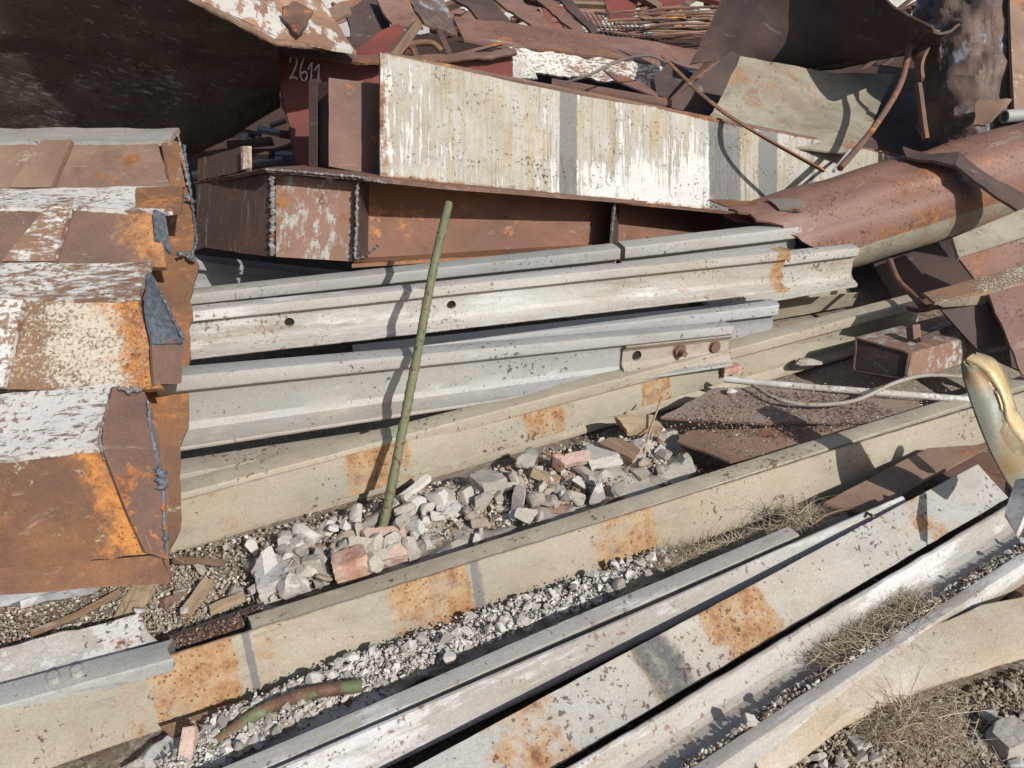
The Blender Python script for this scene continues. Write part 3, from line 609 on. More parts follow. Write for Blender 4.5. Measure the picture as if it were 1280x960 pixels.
hb = empty('girder_stub', D(412, 215, 3.3), 'short brown girder stub butted against the left end of the white girder', 'girder')
sheet('flange', [[D(411, 97, 3.34), D(476, 105, 3.42)], [D(411, 208, 3.34), D(476, 219, 3.42)]], 'rust_brown', parent=hb, thick=.02, dent=.002, jag=.002)
hexa('flange', [D(386, 100, 3.5), D(397, 98, 3.47), D(397, 210, 3.47), D(386, 206, 3.5), D(390, 102, 3.75), D(402, 100, 3.72), D(402, 208, 3.72), D(390, 206, 3.75)], 'rust_dark', parent=hb)
hexa('web', [D(396, 104, 3.52), D(412, 102, 3.45), D(412, 208, 3.45), D(396, 208, 3.52), D(398, 106, 3.7), D(460, 106, 3.7), D(460, 208, 3.7), D(398, 206, 3.7)], 'rust_dark', parent=hb)
# cut girder underneath
g2 = empty('cut_girder', D(340, 322, 3.05), 'brown girder under the white one, its torch cut end closed by a mottled panel', 'girder')
sheet('side_plate', [[D(245, 231, 3.5), D(336, 217, 3.02)], [D(246, 308, 3.5), D(336, 321, 3.02)]], 'streak_rust', parent=g2, thick=.012, dent=.006, jag=.004)
slagline('cut_edge', [(340, 214, 3.0), (341, 268, 3.0), (340, 320, 3.0)], 0.0116, 'slag', g2, n=70)
sheet('end_panel', [[D(345, 218, 3.05), D(444, 228, 3.05)], [D(345, 321, 3.05), D(444, 327, 3.05)]], 'panel_mottled', parent=g2, thick=.012, dent=.003)
tp = [D(243, 229, 3.55), D(332, 210, 2.96), D(446, 219, 2.96), D(560, 232, 3.2), D(900, 259, 4.12)]
tb = [D(300, 222, 3.9), D(380, 206, 3.6), D(460, 214, 3.5), D(580, 224, 3.75), D(905, 252, 4.7)]
sheet('top_flange', [tp, tb], 'rust_brown', parent=g2, thick=.016, dent=.002, jag=.004)
slagline('cut_edge', [(332, 212, 2.955), (390, 216, 2.955), (446, 221, 2.955), (484, 229, 2.98)], 0.0065, 'slag', g2, n=90)
slagline('cut_edge', [(244, 229, 3.53), (290, 220, 3.2), (332, 211, 2.955)], 0.0041, 'rust_brown', g2, n=40)
slagline('stiffener_edge', [(447, 228, 3.0), (446, 280, 3.0), (444, 324, 3.0)], 0.0068, 'slag', g2, n=70)
slagline('hook', [(444, 325, 3.0), (456, 320, 2.98), (473, 306, 2.94)], 0.0058, 'slag', g2, n=30)
sheet('stiffener', [[D(447, 228, 3.02), D(462, 232, 3.35)], [D(444, 325, 3.02), D(462, 322, 3.35)]], 'rust_dark', parent=g2, thick=.01)
sheet('web', [[D(455, 228, 3.32), D(905, 256, 4.4)], [D(455, 326, 3.32), D(905, 300, 4.4)]], 'girder_web', parent=g2, thick=.012, dent=.002, seg=.05)
sheet('bottom_flange', [[D(440, 330, 3.0), D(905, 302, 4.1)], [D(450, 322, 3.35), D(905, 294, 4.45)]], 'rust_orange', parent=g2, thick=.014, dent=.002, jag=.003)
slagline('stiffener_edge', [(769, 252, 3.76), (767, 275, 3.76), (764, 302, 3.76)], 0.0048, 'slag_blue', g2, n=40)
slagline('stiffener_edge', [(768, 252, 3.75), (792, 253, 3.8)], 0.0075, 'slag', g2, n=20)
sheet('stiffener', [[D(769, 250, 3.78), D(776, 250, 4.12)], [D(764, 304, 3.78), D(776, 304, 4.12)]], 'rust_dark', parent=g2, thick=.01)
ag = empty('angle_offcut', D(248, 226, 3.5), 'small dark angle offcut standing on the corner of the cut girder', 'angle')
sheet('leg', [[D(247, 199, 3.52), D(306, 182, 3.16)], [D(247, 227, 3.52), D(306, 212, 3.16)]], 'streak_rust', parent=ag, thick=.014, dent=.003, jag=.006)
sheet('leg', [[D(304, 183, 3.14), D(315, 182, 3.17)], [D(304, 212, 3.14), D(315, 210, 3.17)]], 'panel_mottled', parent=ag, thick=.014, dent=.002, jag=.003)

# ================= BIN WITH CHALK NUMBER =================
bn = empty('scrap_bin', D(400, 210, 4.0), 'dark red scrap bin chalked 2611 behind the white girder', 'bin')
sheet('wall', [[D(342, 64, 4.05), D(474, 84, 4.05)], [D(374, 215, 4.15), D(474, 225, 4.15)]], 'rust_red', parent=bn, thick=.01, dent=.006)
sheet('wall', [[D(474, 84, 4.05), D(640, 70, 4.9)], [D(474, 225, 4.15), D(640, 150, 5.0)]], 'rust_red', parent=bn, thick=.01, dent=.006)
sheet('wall', [[D(500, 38, 5.4), D(640, 66, 4.92)], [D(500, 120, 5.4), D(640, 150, 5.0)]], 'rust_dark', parent=bn, thick=.01, dent=.006)
sheet('wall', [[D(342, 62, 4.07), D(500, 38, 5.4)], [D(374, 215, 4.15), D(500, 120, 5.4)]], 'rust_dark', parent=bn, thick=.01, dent=.006)
sheet('rim', [[D(336, 55, 4.02), D(400, 62, 4.0), D(455, 70, 3.98), D(478, 68, 4.0)], [D(340, 64, 3.98), D(400, 72, 3.96), D(456, 80, 3.93), D(478, 78, 3.95)]], 'rust_brown', parent=bn, thick=.012, dent=.014, jag=.004, dscale=6)
sheet('rim', [[D(474, 70, 4.0), D(560, 68, 4.4), D(644, 60, 4.9)], [D(474, 80, 3.95), D(562, 76, 4.35), D(646, 68, 4.85)]], 'rust_brown', parent=bn, thick=.012, dent=.014, jag=.004, dscale=6)
def chalk(strokes):
    verts = []; faces = []
    for st_ in strokes:
        c = resample([D(u, v, 4.03) for u, v in st_], 14, len(st_) > 4)
        k0 = len(verts)
        for i, p in enumerate(c):
            t = (c[min(i + 1, 14)] - c[max(i - 1, 0)]).normalized(); n = Vector((0, -1, .1)); s = t.cross(n).normalized() * (.0034 + .001 * nz(p, 80)); 
            verts += [p + s, p - s, p + s + n * .004, p - s + n * .004]
        for i in range(14):
            a = k0 + i * 4; faces += [(a + 2, a + 3, a + 7, a + 6), (a, a + 2, a + 6, a + 4), (a + 1, a + 5, a + 7, a + 3)]
    link('chalk_number', verts, faces, 'chalk', None, bn, 0)
chalk([[(363, 78), (364, 71), (370, 72), (371, 80), (366, 92), (362, 99), (367, 96), (372, 99)],
       [(380, 73), (376, 84), (376, 96), (380, 101), (384, 96), (382, 89), (377, 92)],
       [(385, 87), (390, 78), (389, 102)],
       [(393, 88), (399, 80), (398, 100)]])
tube('bent_pipe', [(503, 60, 4.6), (520, 54, 4.6), (540, 54, 4.6), (552, 64, 4.6)], .018, 'rust_orange', 'orange bent pipe lying in the red scrap bin', 'pipe')
for i, (a, b, m, l) in enumerate([(((488, 74, 4.3), (520, 32, 4.8)), .035, 'wood_brown', 'brown plank leaning across the bin by the orange pipe'), (((550, 40, 4.8), (562, 66, 4.6)), .02, 'rust_brown', 'narrow brown bar standing in the bin right of the orange pipe'), (((505, 45, 4.7), (520, 66, 4.55)), .022, 'rust_brown', 'stubby brown bar crossing the plank in the bin'), (((545, 76, 4.5), (628, 54, 4.9)), .012, 'rust_brown', 'thin rusty rod along the right rim of the bin')]):
    tube('scrap_bar', list(a), b, m, l, 'bar', 'scrap in the red bin', seg=4, smooth=False)

# ================= UPPER LEFT HULL PLATE =================
hl = empty('hull_section', D(232, 190, 4.3), 'huge dark overhanging steel plate at the upper left, lit flaking top edge', 'plate')
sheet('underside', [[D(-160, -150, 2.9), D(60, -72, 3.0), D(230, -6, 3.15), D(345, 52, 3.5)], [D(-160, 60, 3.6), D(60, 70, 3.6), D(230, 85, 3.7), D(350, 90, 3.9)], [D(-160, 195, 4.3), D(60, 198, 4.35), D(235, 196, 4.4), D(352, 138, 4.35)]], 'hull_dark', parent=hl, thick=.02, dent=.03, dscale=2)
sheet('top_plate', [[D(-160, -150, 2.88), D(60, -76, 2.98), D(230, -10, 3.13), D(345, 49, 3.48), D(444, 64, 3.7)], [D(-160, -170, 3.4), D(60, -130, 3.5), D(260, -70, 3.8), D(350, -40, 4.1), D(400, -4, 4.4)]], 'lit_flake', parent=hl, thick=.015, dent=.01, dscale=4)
tube('edge_bead', [D(-160, -147, 2.87), D(60, -72, 2.97), D(230, -6, 3.12), D(345, 54, 3.47), D(408, 60, 3.66)], .014, 'rust_tan', parent=hl, seg=8, bumpy=.006, smooth=False)
sheet('torn_tab', [[(356, 6, 3.6), (372, 4, 3.7)], [(350, 22, 3.6), (390, 14, 3.65)], [(372, 42, 3.5), (382, 34, 3.55)]], 'rust_brown', 'small torn brown tab resting on the lit edge of the big dark plate', 'plate', thick=.012, dent=.01, jag=.02)
sheet('curled_scrap', [[(398, 60, 3.9), (410, 48, 3.95), (425, 47, 3.95), (446, 64, 3.9)], [(400, 66, 3.85), (412, 60, 3.85), (426, 60, 3.85), (444, 70, 3.85)]], 'rust_tan', 'small curled rusty scrap at the corner of the bin rim', 'scrap', thick=.01, smooth=True)

# ================= RIGHT: ROLLED PIPE HALF AND PLATES =================
def rolled():
    c0, c1 = D(965, 305, 3.75), D(1420, 166, 4.35); ax = (c1 - c0).normalized()
    e = empty('rolled_shell', c0 - Vector((0, 0, .3)), 'large rusty mauve rolled shell with torn left end and green paint below', 'shell')
    up = Vector((0, 0, 1)); y = (up - ax * up.dot(ax)).normalized(); x = y.cross(ax)
    if x.y > 0: x = -x
    nA, nL = 11, 46; verts, faces = [], []; Ln = (c1 - c0).length
    angs = [R(118), R(98), R(76), R(52), R(28), R(6), R(-16), R(-38), R(-62)]
    fine = []
    for i in range(len(angs) - 1):
        for k in range(3): fine.append(angs[i] + (angs[i + 1] - angs[i]) * k / 3)
    fine.append(angs[-1]); rad = .232
    def rr(a):      # facetted radius
        return rad * .965
        for i in range(len(angs) - 1):
            if angs[i] >= a >= angs[i + 1] - 1e-6:
                m = (angs[i] + angs[i + 1]) / 2; h = (angs[i] - angs[i + 1]) / 2
                return rad * math.cos(h) / math.cos(a - m)
        return rad
    for j in range(nL + 1):
        t = j / nL
        for a in fine:
            r = rr(a)
            off = -.26 * max(0, math.sin(a)) ** 1.5 + .16 * max(0, math.sin(a + R(70))) * 0
            s0 = off + .05 * nz((a * 3, 1, 2), 1.7, 5) + .03 * nz((a * 9, 1, 2), 1.7, 5) + .06
            s = s0 + (Ln - s0) * t
            p = c0 + ax * s + (x * math.cos(a) + y * math.sin(a)) * (r + .012 * nz((s * 2, a, 0), 2, 3) - .02 * max(0, 1 - abs(a - R(34)) / R(9)) - .01 * max(0, 1 - abs(a - R(72)) / R(8)))
            verts.append(p)
    n = len(fine); N = len(verts)
    cen = lambda p: c0 + ax * (p - c0).dot(ax)
    verts += [p + (cen(p) - p).normalized() * .012 for p in verts[:N]]
    for j in range(nL):
        for i in range(n - 1):
            a = j * n + i; faces += [(a, a + 1, a + n + 1, a + n), (N + a, N + a + n, N + a + n + 1, N + a + 1)]
    for i in range(n - 1): faces += [(i, N + i, N + i + 1, i + 1), (nL * n + i, nL * n + i + 1, N + nL * n + i + 1, N + nL * n + i)]
    for j in range(nL): faces += [(j * n, (j + 1) * n, N + (j + 1) * n, N + j * n), (j * n + n - 1, N + j * n + n - 1, N + (j + 1) * n + n - 1, (j + 1) * n + n - 1)]
    me = link('shell', verts, faces, 'rust_mauve', frame3(c0, ax, y), e, 40, mats=['rust_mauve', 'pale_green'],
              fmat=None)
    loc = me.data
    for p in loc.polygons:
        w_ = e.matrix_basis @ (me.matrix_basis @ p.center); q = w_ - cen(w_); ang = math.atan2(q.dot(y), q.dot(x))
        if ang < R(-9): p.material_index = 1
    return e
rolled()
sheet('folded_strap', [[(1128, 184, 3.85), (1165, 192, 3.8), (1200, 190, 3.75), (1235, 218, 3.72), (1300, 252, 3.7)], [(1134, 196, 3.78), (1165, 201, 3.72), (1195, 206, 3.66), (1235, 238, 3.64), (1300, 280, 3.64)]], 'rust_dark', 'dark folded strap lying across the rusty rolled shell', 'strap', thick=.014, dent=.012, dscale=9, jag=.006)
sheet('torn_tab', [[(885, 248, 3.72), (935, 250, 3.66), (980, 258, 3.58)], [(905, 256, 3.66), (950, 262, 3.6), (1000, 262, 3.52)]], 'rust_orange', 'torn lip of plate at the open left end of the rolled shell', 'plate', thick=.006, dent=.01, jag=.012)
sheet('torn_scrap', [[(962, 250, 3.6), (1005, 246, 3.58)], [(975, 262, 3.54), (1010, 262, 3.54)]], 'cable', 'jagged black scrap of sheet by the torn end of the rolled shell', 'scrap', thick=.006, dent=.02, jag=.03)
sheet('torn_plate', [[(905, 268, 3.7), (950, 262, 3.7), (985, 270, 3.65)], [(920, 276, 3.66), (950, 280, 3.64), (975, 278, 3.6)]], 'rust_red', 'small reddish torn plate in shadow under the shell end', 'plate', thick=.008, dent=.01, jag=.01)
# upper dark wing
wg = sheet('bent_plate', [[D(900, -60, 5.3), D(990, -55, 5.0), D(1080, -20, 4.6), D(1125, 12, 4.35), D(1172, 38, 4.2), D(1200, 30, 4.3)], [D(905, -10, 5.3), D(975, 10, 5.1), D(1040, 30, 4.9), D(1090, 50, 4.75), D(1140, 62, 4.6), D(1165, 55, 4.6)], [D(862, 80, 5.3), D(910, 74, 5.25), D(960, 78, 5.2), D(1010, 86, 5.15), D(1055, 84, 5.1), D(1095, 70, 5.0)]], 'rust_dark', 'large dark bent plate overhanging the pale green plate at the upper right', 'plate', thick=.012, dent=.02, smooth=True)
sheet('bent_plate', [[(925, -12, 5.5), (1000, -12, 5.4)], [(895, 62, 5.4), (925, 52, 5.35)], [(832, 130, 5.0), (880, 90, 5.2)]], 'rust_brown', 'olive brown strip of plate running down left of the dark overhanging one', 'plate', thick=.012, dent=.01)
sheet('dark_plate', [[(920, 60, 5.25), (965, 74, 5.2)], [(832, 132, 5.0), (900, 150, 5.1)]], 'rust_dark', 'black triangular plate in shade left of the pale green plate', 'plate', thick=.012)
sheet('curved_plate', [[(925, 70, 4.75), (965, 78, 4.8), (1040, 90, 4.95), (1120, 92, 5.1)], [(908, 108, 4.6), (955, 115, 4.65), (1030, 128, 4.75), (1105, 120, 4.9)], [(892, 138, 4.4), (945, 152, 4.45), (1010, 160, 4.5), (1090, 155, 4.6)], [(884, 150, 4.25), (940, 172, 4.25), (1000, 185, 4.3), (1070, 192, 4.35)]], 'pale_green', 'pale grey green curved plate behind the right end of the white girder', 'plate', thick=.01, dent=.012, smooth=True, jag=.008)
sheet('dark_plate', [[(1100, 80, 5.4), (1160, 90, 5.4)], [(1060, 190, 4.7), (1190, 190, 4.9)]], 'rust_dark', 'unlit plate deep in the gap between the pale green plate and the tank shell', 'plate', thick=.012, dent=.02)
# right tank shell
tk = empty('tank_shell', D(1160, 175, 4.4), 'blackened tank shell with a bluish sheen standing at the upper right', 'shell')
sheet('shell', [[D(1148, -40, 4.9), D(1200, -50, 4.6), D(1260, -50, 4.5), D(1340, -50, 4.7)], [D(1142, 70, 4.75), D(1190, 60, 4.45), D(1260, 60, 4.35), D(1340, 60, 4.6)], [D(1160, 176, 4.6), D(1200, 172, 4.35), D(1260, 160, 4.3), D(1340, 150, 4.5)]], 'blue_sheen', parent=tk, thick=.014, dent=.06, smooth=True, dscale=6, seg=.03)
sheet('rim_strip', [[D(1164, 36, 4.5), D(1176, 38, 4.5)], [D(1143, 78, 4.5), D(1152, 76, 4.45)], [D(1150, 120, 4.45), D(1155, 118, 4.4)], [D(1158, 176, 4.4), D(1162, 172, 4.36)]], 'rust_brown', parent=tk, thick=.02, smooth=True)
sheet('rim_strip', [[D(1262, -30, 4.46), D(1284, -30, 4.45)], [D(1264, 50, 4.32), D(1284, 52, 4.34)], [D(1268, 140, 4.26), D(1284, 140, 4.28)]], 'rust_tan', parent=tk, thick=.02, smooth=True)
sheet('torn_scrap', [[(1222, 126, 4.2), (1266, 122, 4.15)], [(1216, 155, 4.15), (1232, 158, 4.1)]], 'rust_tan', 'twisted brown scrap caught between tank shell and rolled shell', 'scrap', thick=.01, dent=.03, jag=.02, dscale=9)
tube('pipe_end', [(1255, 146, 4.25), (1300, 142, 4.3)], .035, 'rail_grey', 'grey pipe end by the right edge above the rolled shell', 'pipe', seg=14, hollow=True)
# rods
tube('bent_bar', [(828, 70, 5.3), (850, 92, 5.0), (885, 125, 4.3), (935, 160, 3.9), (1030, 214, 3.9)], .018, 'rust_orange', 'long rusty flat bar slanting across the right end of the white girder', 'bar', seg=6, oval=.5)
tube('cable', [(708, 103, 4.2), (740, 92, 4.2), (780, 74, 4.4), (812, 70, 4.9), (832, 78, 5.2)], .008, 'cable', 'thin black cable looping over the white girder top', 'cable', seg=6)
tube('bent_rod', [(1137, 58, 4.5), (1128, 98, 4.4), (1112, 130, 4.25), (1086, 168, 4.1), (1050, 210, 3.85)], .017, 'rust_brown', 'bent brown rod standing between the pale green plate and the tank shell', 'rod', seg=8)
tube('thin_rod', [(1064, 186, 4.4), (1042, 214, 4.1)], .01, 'rail_blue', 'short silver rod against the streaked girder end', 'rod', seg=6)
# under the shell at the right edge
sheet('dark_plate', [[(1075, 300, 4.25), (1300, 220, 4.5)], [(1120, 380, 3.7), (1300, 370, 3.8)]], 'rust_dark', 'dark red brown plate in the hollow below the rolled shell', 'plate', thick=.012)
cg = empty('painted_channel', D(1200, 322, 3.3), 'pale green channel end poking out under the rolled shell at the right edge', 'channel')
sheet('web', [[D(1191, 297, 3.38), D(1300, 252, 3.5)], [D(1199, 322, 3.32), D(1300, 290, 3.44)]], 'pale_green', parent=cg, thick=.02, dent=.003)
sheet('flange', [[D(1199, 323, 3.33), D(1300, 291, 3.46)], [D(1220, 350, 3.4), D(1300, 330, 3.5)]], 'rust_mauve', parent=cg, thick=.015, dent=.003)
ch = empty('rusty_channel', D(1165, 372, 3.0), 'rusty edged beam with speckled flange pointing in from the right edge', 'beam')
sheet('flange', [[D(1154, 366, 3.04), D(1300, 326, 3.2)], [D(1168, 378, 2.97), D(1300, 344, 3.1)]], 'paint_mixed', parent=ch, thick=.012, dent=.002, jag=.004)
sheet('web', [[D(1170, 380, 2.98), D(1300, 345, 3.12)], [D(1180, 384, 3.02), D(1300, 376, 3.1)]], 'pale_green', parent=ch, thick=.012)
sheet('bent_plate', [[(1236, 366, 3.02), (1300, 350, 3.05)], [(1262, 432, 2.9), (1300, 420, 2.9)], [(1278, 468, 2.86), (1310, 470, 2.84)]], 'rust_mauve', 'lilac brown torn plate hanging at the right edge below the speckled flange', 'plate', thick=.012, dent=.01, jag=.01)
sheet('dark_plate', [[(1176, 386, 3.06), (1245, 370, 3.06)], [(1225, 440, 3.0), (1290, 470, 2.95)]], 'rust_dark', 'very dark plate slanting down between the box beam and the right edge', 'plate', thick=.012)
tube('bent_rod', [(1112, 326, 3.6), (1122, 350, 3.45), (1140, 368, 3.35), (1152, 382, 3.25)], .014, 'rust_brown', 'short curved rod hanging in the dark hollow under the rolled shell', 'rod', seg=8)
tube('bent_rod', [(1135, 385, 3.4), (1150, 388, 3.3), (1168, 384, 3.2)], .01, 'rust_brown', 'thin rod stub behind the box beam', 'rod', seg=7)
# box beam
bb = empty('box_beam', D(1135, 476, 2.95), 'rusty box beam end with welded closing plate beside the flat rusty sheet', 'beam')
FL, FR, FRb, FLb = D(1068, 421, 3.08), D(1141, 441, 2.9), D(1135, 477, 2.9), D(1064, 466, 3.08)
axb = D(1290, 400, 3.28) - D(1141, 441, 2.9)
hexa('body', [FL, FR, FRb, FLb, FL + axb, FR + axb, FRb + axb, FLb + axb], 'panel_mottled', parent=bb, cuts=5, jit=.003, bev=.004)
ins = (FL + FRb) / 2; fo = (FR - FL).cross(FLb - FL).normalized()
if fo.y > 0: fo = -fo
tube('weld_frame', [ins + (p - ins) * .9 + fo * .004 for p in (FL, FR, FRb, FLb, FL)], .005, 'rust_dark', parent=bb, seg=6, smooth=False, bumpy=.002)
hexa('closing_plate', [ins + (p - ins) * .93 + fo * .003 for p in (FL, FR, FRb, FLb)] + [ins + (p - ins) * .93 for p in (FL, FR, FRb, FLb)], 'rust_dark', parent=bb)
sheet('angle_bracket', [[(1141, 406, 3.0), (1150, 405, 3.02)], [(1143, 424, 2.98), (1152, 420, 3.0)]], 'rust_brown', 'little upright angle bracket on top of the box beam', 'bracket', thick=.03)
tube('scrap_bar', [(1148, 425, 3.0), (1192, 408, 3.2)], .012, 'rust_dark', 'dark bar lying on the box beam behind the bracket', 'bar', seg=4, smooth=False)

# gold bracket: a curved shell, outer lip gold, inside pale
gb = empty('curved_bracket', D(1270, 612, 2.15), 'curved gold painted bracket with pale worn inside at the right edge', 'bracket')
lft = [(1203, 454), (1206, 474), (1214, 500), (1227, 536), (1240, 566), (1256, 596), (1270, 616)]
mid = [(1205, 451), (1226, 464), (1242, 484), (1251, 503), (1256, 528), (1272, 552), (1296, 584)]
rgt = [(1216, 442), (1243, 451), (1257, 474), (1265, 498), (1272, 516), (1288, 536), (1312, 562)]
dl = [2.12, 2.1, 2.09, 2.08, 2.08, 2.09, 2.1]
rw = lambda fn: [fn(a, b, c, d) for a, b, c, d in zip(lft, mid, rgt, dl)]
sheet('worn_face', [rw(lambda a, b, c, d: D(a[0], a[1], d + .012)), rw(lambda a, b, c, d: D((a[0] * .5 + b[0] * .5), (a[1] * .5 + b[1] * .5), d - .002)), rw(lambda a, b, c, d: D(b[0], b[1], d + .004))], 'gold_inside', parent=gb, thick=.006, dent=.0012, smooth=True, seg=.012, dscale=9, sm_ang=70)
sheet('gold_face', [rw(lambda a, b, c, d: D(b[0], b[1], d + .003)), rw(lambda a, b, c, d: D((b[0] * .75 + c[0] * .25), (b[1] * .75 + c[1] * .25), d - .006)), rw(lambda a, b, c, d: D((b[0] * .35 + c[0] * .65), (b[1] * .35 + c[1] * .65), d - .003)), rw(lambda a, b, c, d: D(c[0], c[1], d + .018))], 'gold', parent=gb, thick=.006, dent=.0012, smooth=True, seg=.012, dscale=9, sm_ang=70)
sheet('back_face', [rw(lambda a, b, c, d: D(c[0], c[1], d + .020)), rw(lambda a, b, c, d: D((a[0] + c[0]) / 2, (a[1] + c[1]) / 2, d + .06)), rw(lambda a, b, c, d: D(a[0] + 1, a[1], d + .016))], 'gold_inside', parent=gb, thick=.006, dent=.001, smooth=True, seg=.015, sm_ang=70)
tube('scrap_bar', [(1262, 540, 2.3), (1300, 568, 2.2)], .02, 'rail_blue', 'pale bar stub behind the gold bracket', 'bar', seg=6)
sheet('scrap_plate', [[(1270, 600, 2.05), (1300, 596, 2.0)], [(1256, 640, 2.0), (1270, 668, 1.95)], ], 'rail_white', 'pale lump of folded plate under the gold bracket at the right edge', 'plate', thick=.02)

# ================= GREEN ROD =================
tube('reinforcing_bar', [(466, 718, 2.2), (489, 610, 2.29), (522, 440, 2.45), (543, 330, 2.56), (561, 254, 2.65)], .0135, 'green_rod', 'olive green ribbed bar stuck upright in the rubble, leaning on nothing', 'bar', seg=10, n=110, rib=.09, bumpy=.0015)

# ================= FLAT RUSTY SHEET, TUBE, CABLE ON THE GROUND =================
sheet('rusty_sheet', [[(895, 484, 'z', .13), (1010, 486, 'z', .13), (1150, 500, 'z', .13)], [(826, 522, 'z', .13), (960, 530, 'z', .13), (1150, 524, 'z', .13)]], 'dusty_rust', 'flat rusty sheet strewn with grit between the two tan rails', 'sheet', thick=.008, dent=.006, jag=.01)
sheet('rusty_sheet', [[(862, 538, 'z', .115), (980, 535, 'z', .115), (1100, 530, 'z', .115)], [(848, 551, 'z', .115), (912, 577, 'z', .115), (1060, 560, 'z', .1)]], 'rust_tan', 'smooth tan tongue of rusty sheet jutting towards the rubble', 'sheet', thick=.008, dent=.004, jag=.008)
tube('white_tube', [(905, 474, 'z', .13), (1000, 483, 'z', .14), (1090, 490, 'z', .15), (1215, 500, 'z', .15)], .0125, 'white_edge', 'white painted tube with rust spots lying beyond the rusty sheet', 'tube', seg=12)
tube('white_tube', [(985, 497, 'z', .10), (1080, 502, 'z', .10), (1180, 510, 'z', .10)], .007, 'white_edge', 'thinner white tube in front of the rust spotted one', 'tube', seg=10)
tube('wire_rope', [(940, 481, 'z', .16), (975, 500, 'z', .16), (1020, 506, 'z', .16), (1070, 500, 'z', .17), (1120, 478, 'z', .2), (1160, 469, 'z', .22), (1215, 472, 'z', .22)], .0065, 'rail_brown', 'ribbed steel rope snaking over the white tubes towards the gold bracket', 'rope', seg=8, n=120, rib=.2)

# ================= LOWER LEFT WHITE FLANGE, STRIPS =================
sheet('white_flange', [[(-60, 826, 'z', .14), (60, 795, 'z', .14), (172, 766, 'z', .14)], [(-60, 888, 'z', .12), (60, 850, 'z', .12), (200, 798, 'z', .12)]], 'white_edge', 'white painted flange with rust edge at the lower left, shadowed by two bolts', 'flange', thick=.02, dent=.003, jag=.012)
for i, (u, v) in enumerate([(66, 846), (96, 838)]):
    c = Z(u, v, .17); vv, ff = cylinder_pts(c - Vector((0, 0, .03)), Vector((0, 0, 1)), .013, .035, 12)
    tag(link('bolt_stub', vv, ff, 'rail_grey', None), ['left grey bolt stub on the grey rail beside the white flange', 'right grey bolt stub on the grey rail beside the white flange'][i], 'bolt')
sheet('shaded_flange', [[(-60, 742, 'z', .1), (145, 728, 'z', .1)], [(-60, 775, 'z', .08), (60, 742, 'z', .08)]], 'rail_blue', 'bluish flange in the shadow under the lowest beam of the left stack', 'flange', thick=.02)
tube('steel_strip', [(40, 792, 'z', .05), (95, 770, 'z', .06), (150, 740, 'z', .07)], .012, 'wood_brown', 'brown strip lying on the soil under the left stack', 'strip', seg=4, smooth=False)
sheet('gritty_strip', [[(195, 800, 'z', .1), (330, 752, 'z', .1)], [(215, 816, 'z', .1), (320, 776, 'z', .1)]], 'rust_dark', 'dark gritty steel strip in the gap before the longest tan rail', 'strip', thick=.01)
sheet('shaded_plate', [[(190, 950, 'z', .05), (470, 846, 'z', .05)], [(230, 985, 'z', .04), (500, 866, 'z', .04)]], 'white_edge', 'pale flange lying under the longest tan rail beside the green pipe', 'flange', thick=.02, jag=.006)
sheet('steel_strip', [[(200, 908, 'z', .045), (400, 845, 'z', .05)], [(214, 920, 'z', .04), (410, 855, 'z', .045)]], 'paint_mixed', 'thin flaking strip along the underside of the longest tan rail', 'strip', thick=.01, jag=.004)
tube('green_pipe', [(262, 936, 'z', .06), (320, 893, 'z', .08), (380, 868, 'z', .09), (452, 857, 'z', .09)], .0145, 'green_pipe', 'short bent green pipe with rusty open ends on the white gravel', 'pipe', seg=16, hollow=True, bumpy=.001)
sheet('brown_plate', [[(1160, 560, 'z', .1), (1240, 555, 'z', .1)], [(1030, 628, 'z', .1), (1085, 642, 'z', .09), ]], 'rust_tan', 'brown plate bridging the gap below the longest tan rail at the right', 'plate', thick=.01, jag=.004)
sheet('brown_plate', [[(1195, 572, 'z', .08), (1262, 560, 'z', .08)], [(1170, 602, 'z', .08), (1255, 620, 'z', .08)]], 'rust_brown', 'brown sheet showing between rail end and gold bracket', 'plate', thick=.01)
# dusty slab at the lower right
sheet('dusty_beam', [[(930, 930, 'z', .10), (1080, 838, 'z', .11), (1198, 768, 'z', .12), (1320, 735, 'z', .12)], [(950, 962, 'z', .075), (1090, 872, 'z', .09), (1210, 818, 'z', .10), (1320, 790, 'z', .10)], [(945, 985, 'z', .05), (1080, 898, 'z', .06), (1160, 860, 'z', .08), (1320, 812, 'z', .08)]], 'slab_dusty', 'pale dusty curved flange at the lower right corner, grass tuft at its edge', 'flange', thick=.035, dent=.008, smooth=True, jag=.01)
sheet('scrap_angle', [[(1235, 722, 'z', .06), (1300, 700, 'z', .06)], [(1262, 748, 'z', .06), (1310, 730, 'z', .06)]], 'rust_brown', 'rusty frame corner in the gap behind the dusty flange', 'frame', thick=.03)

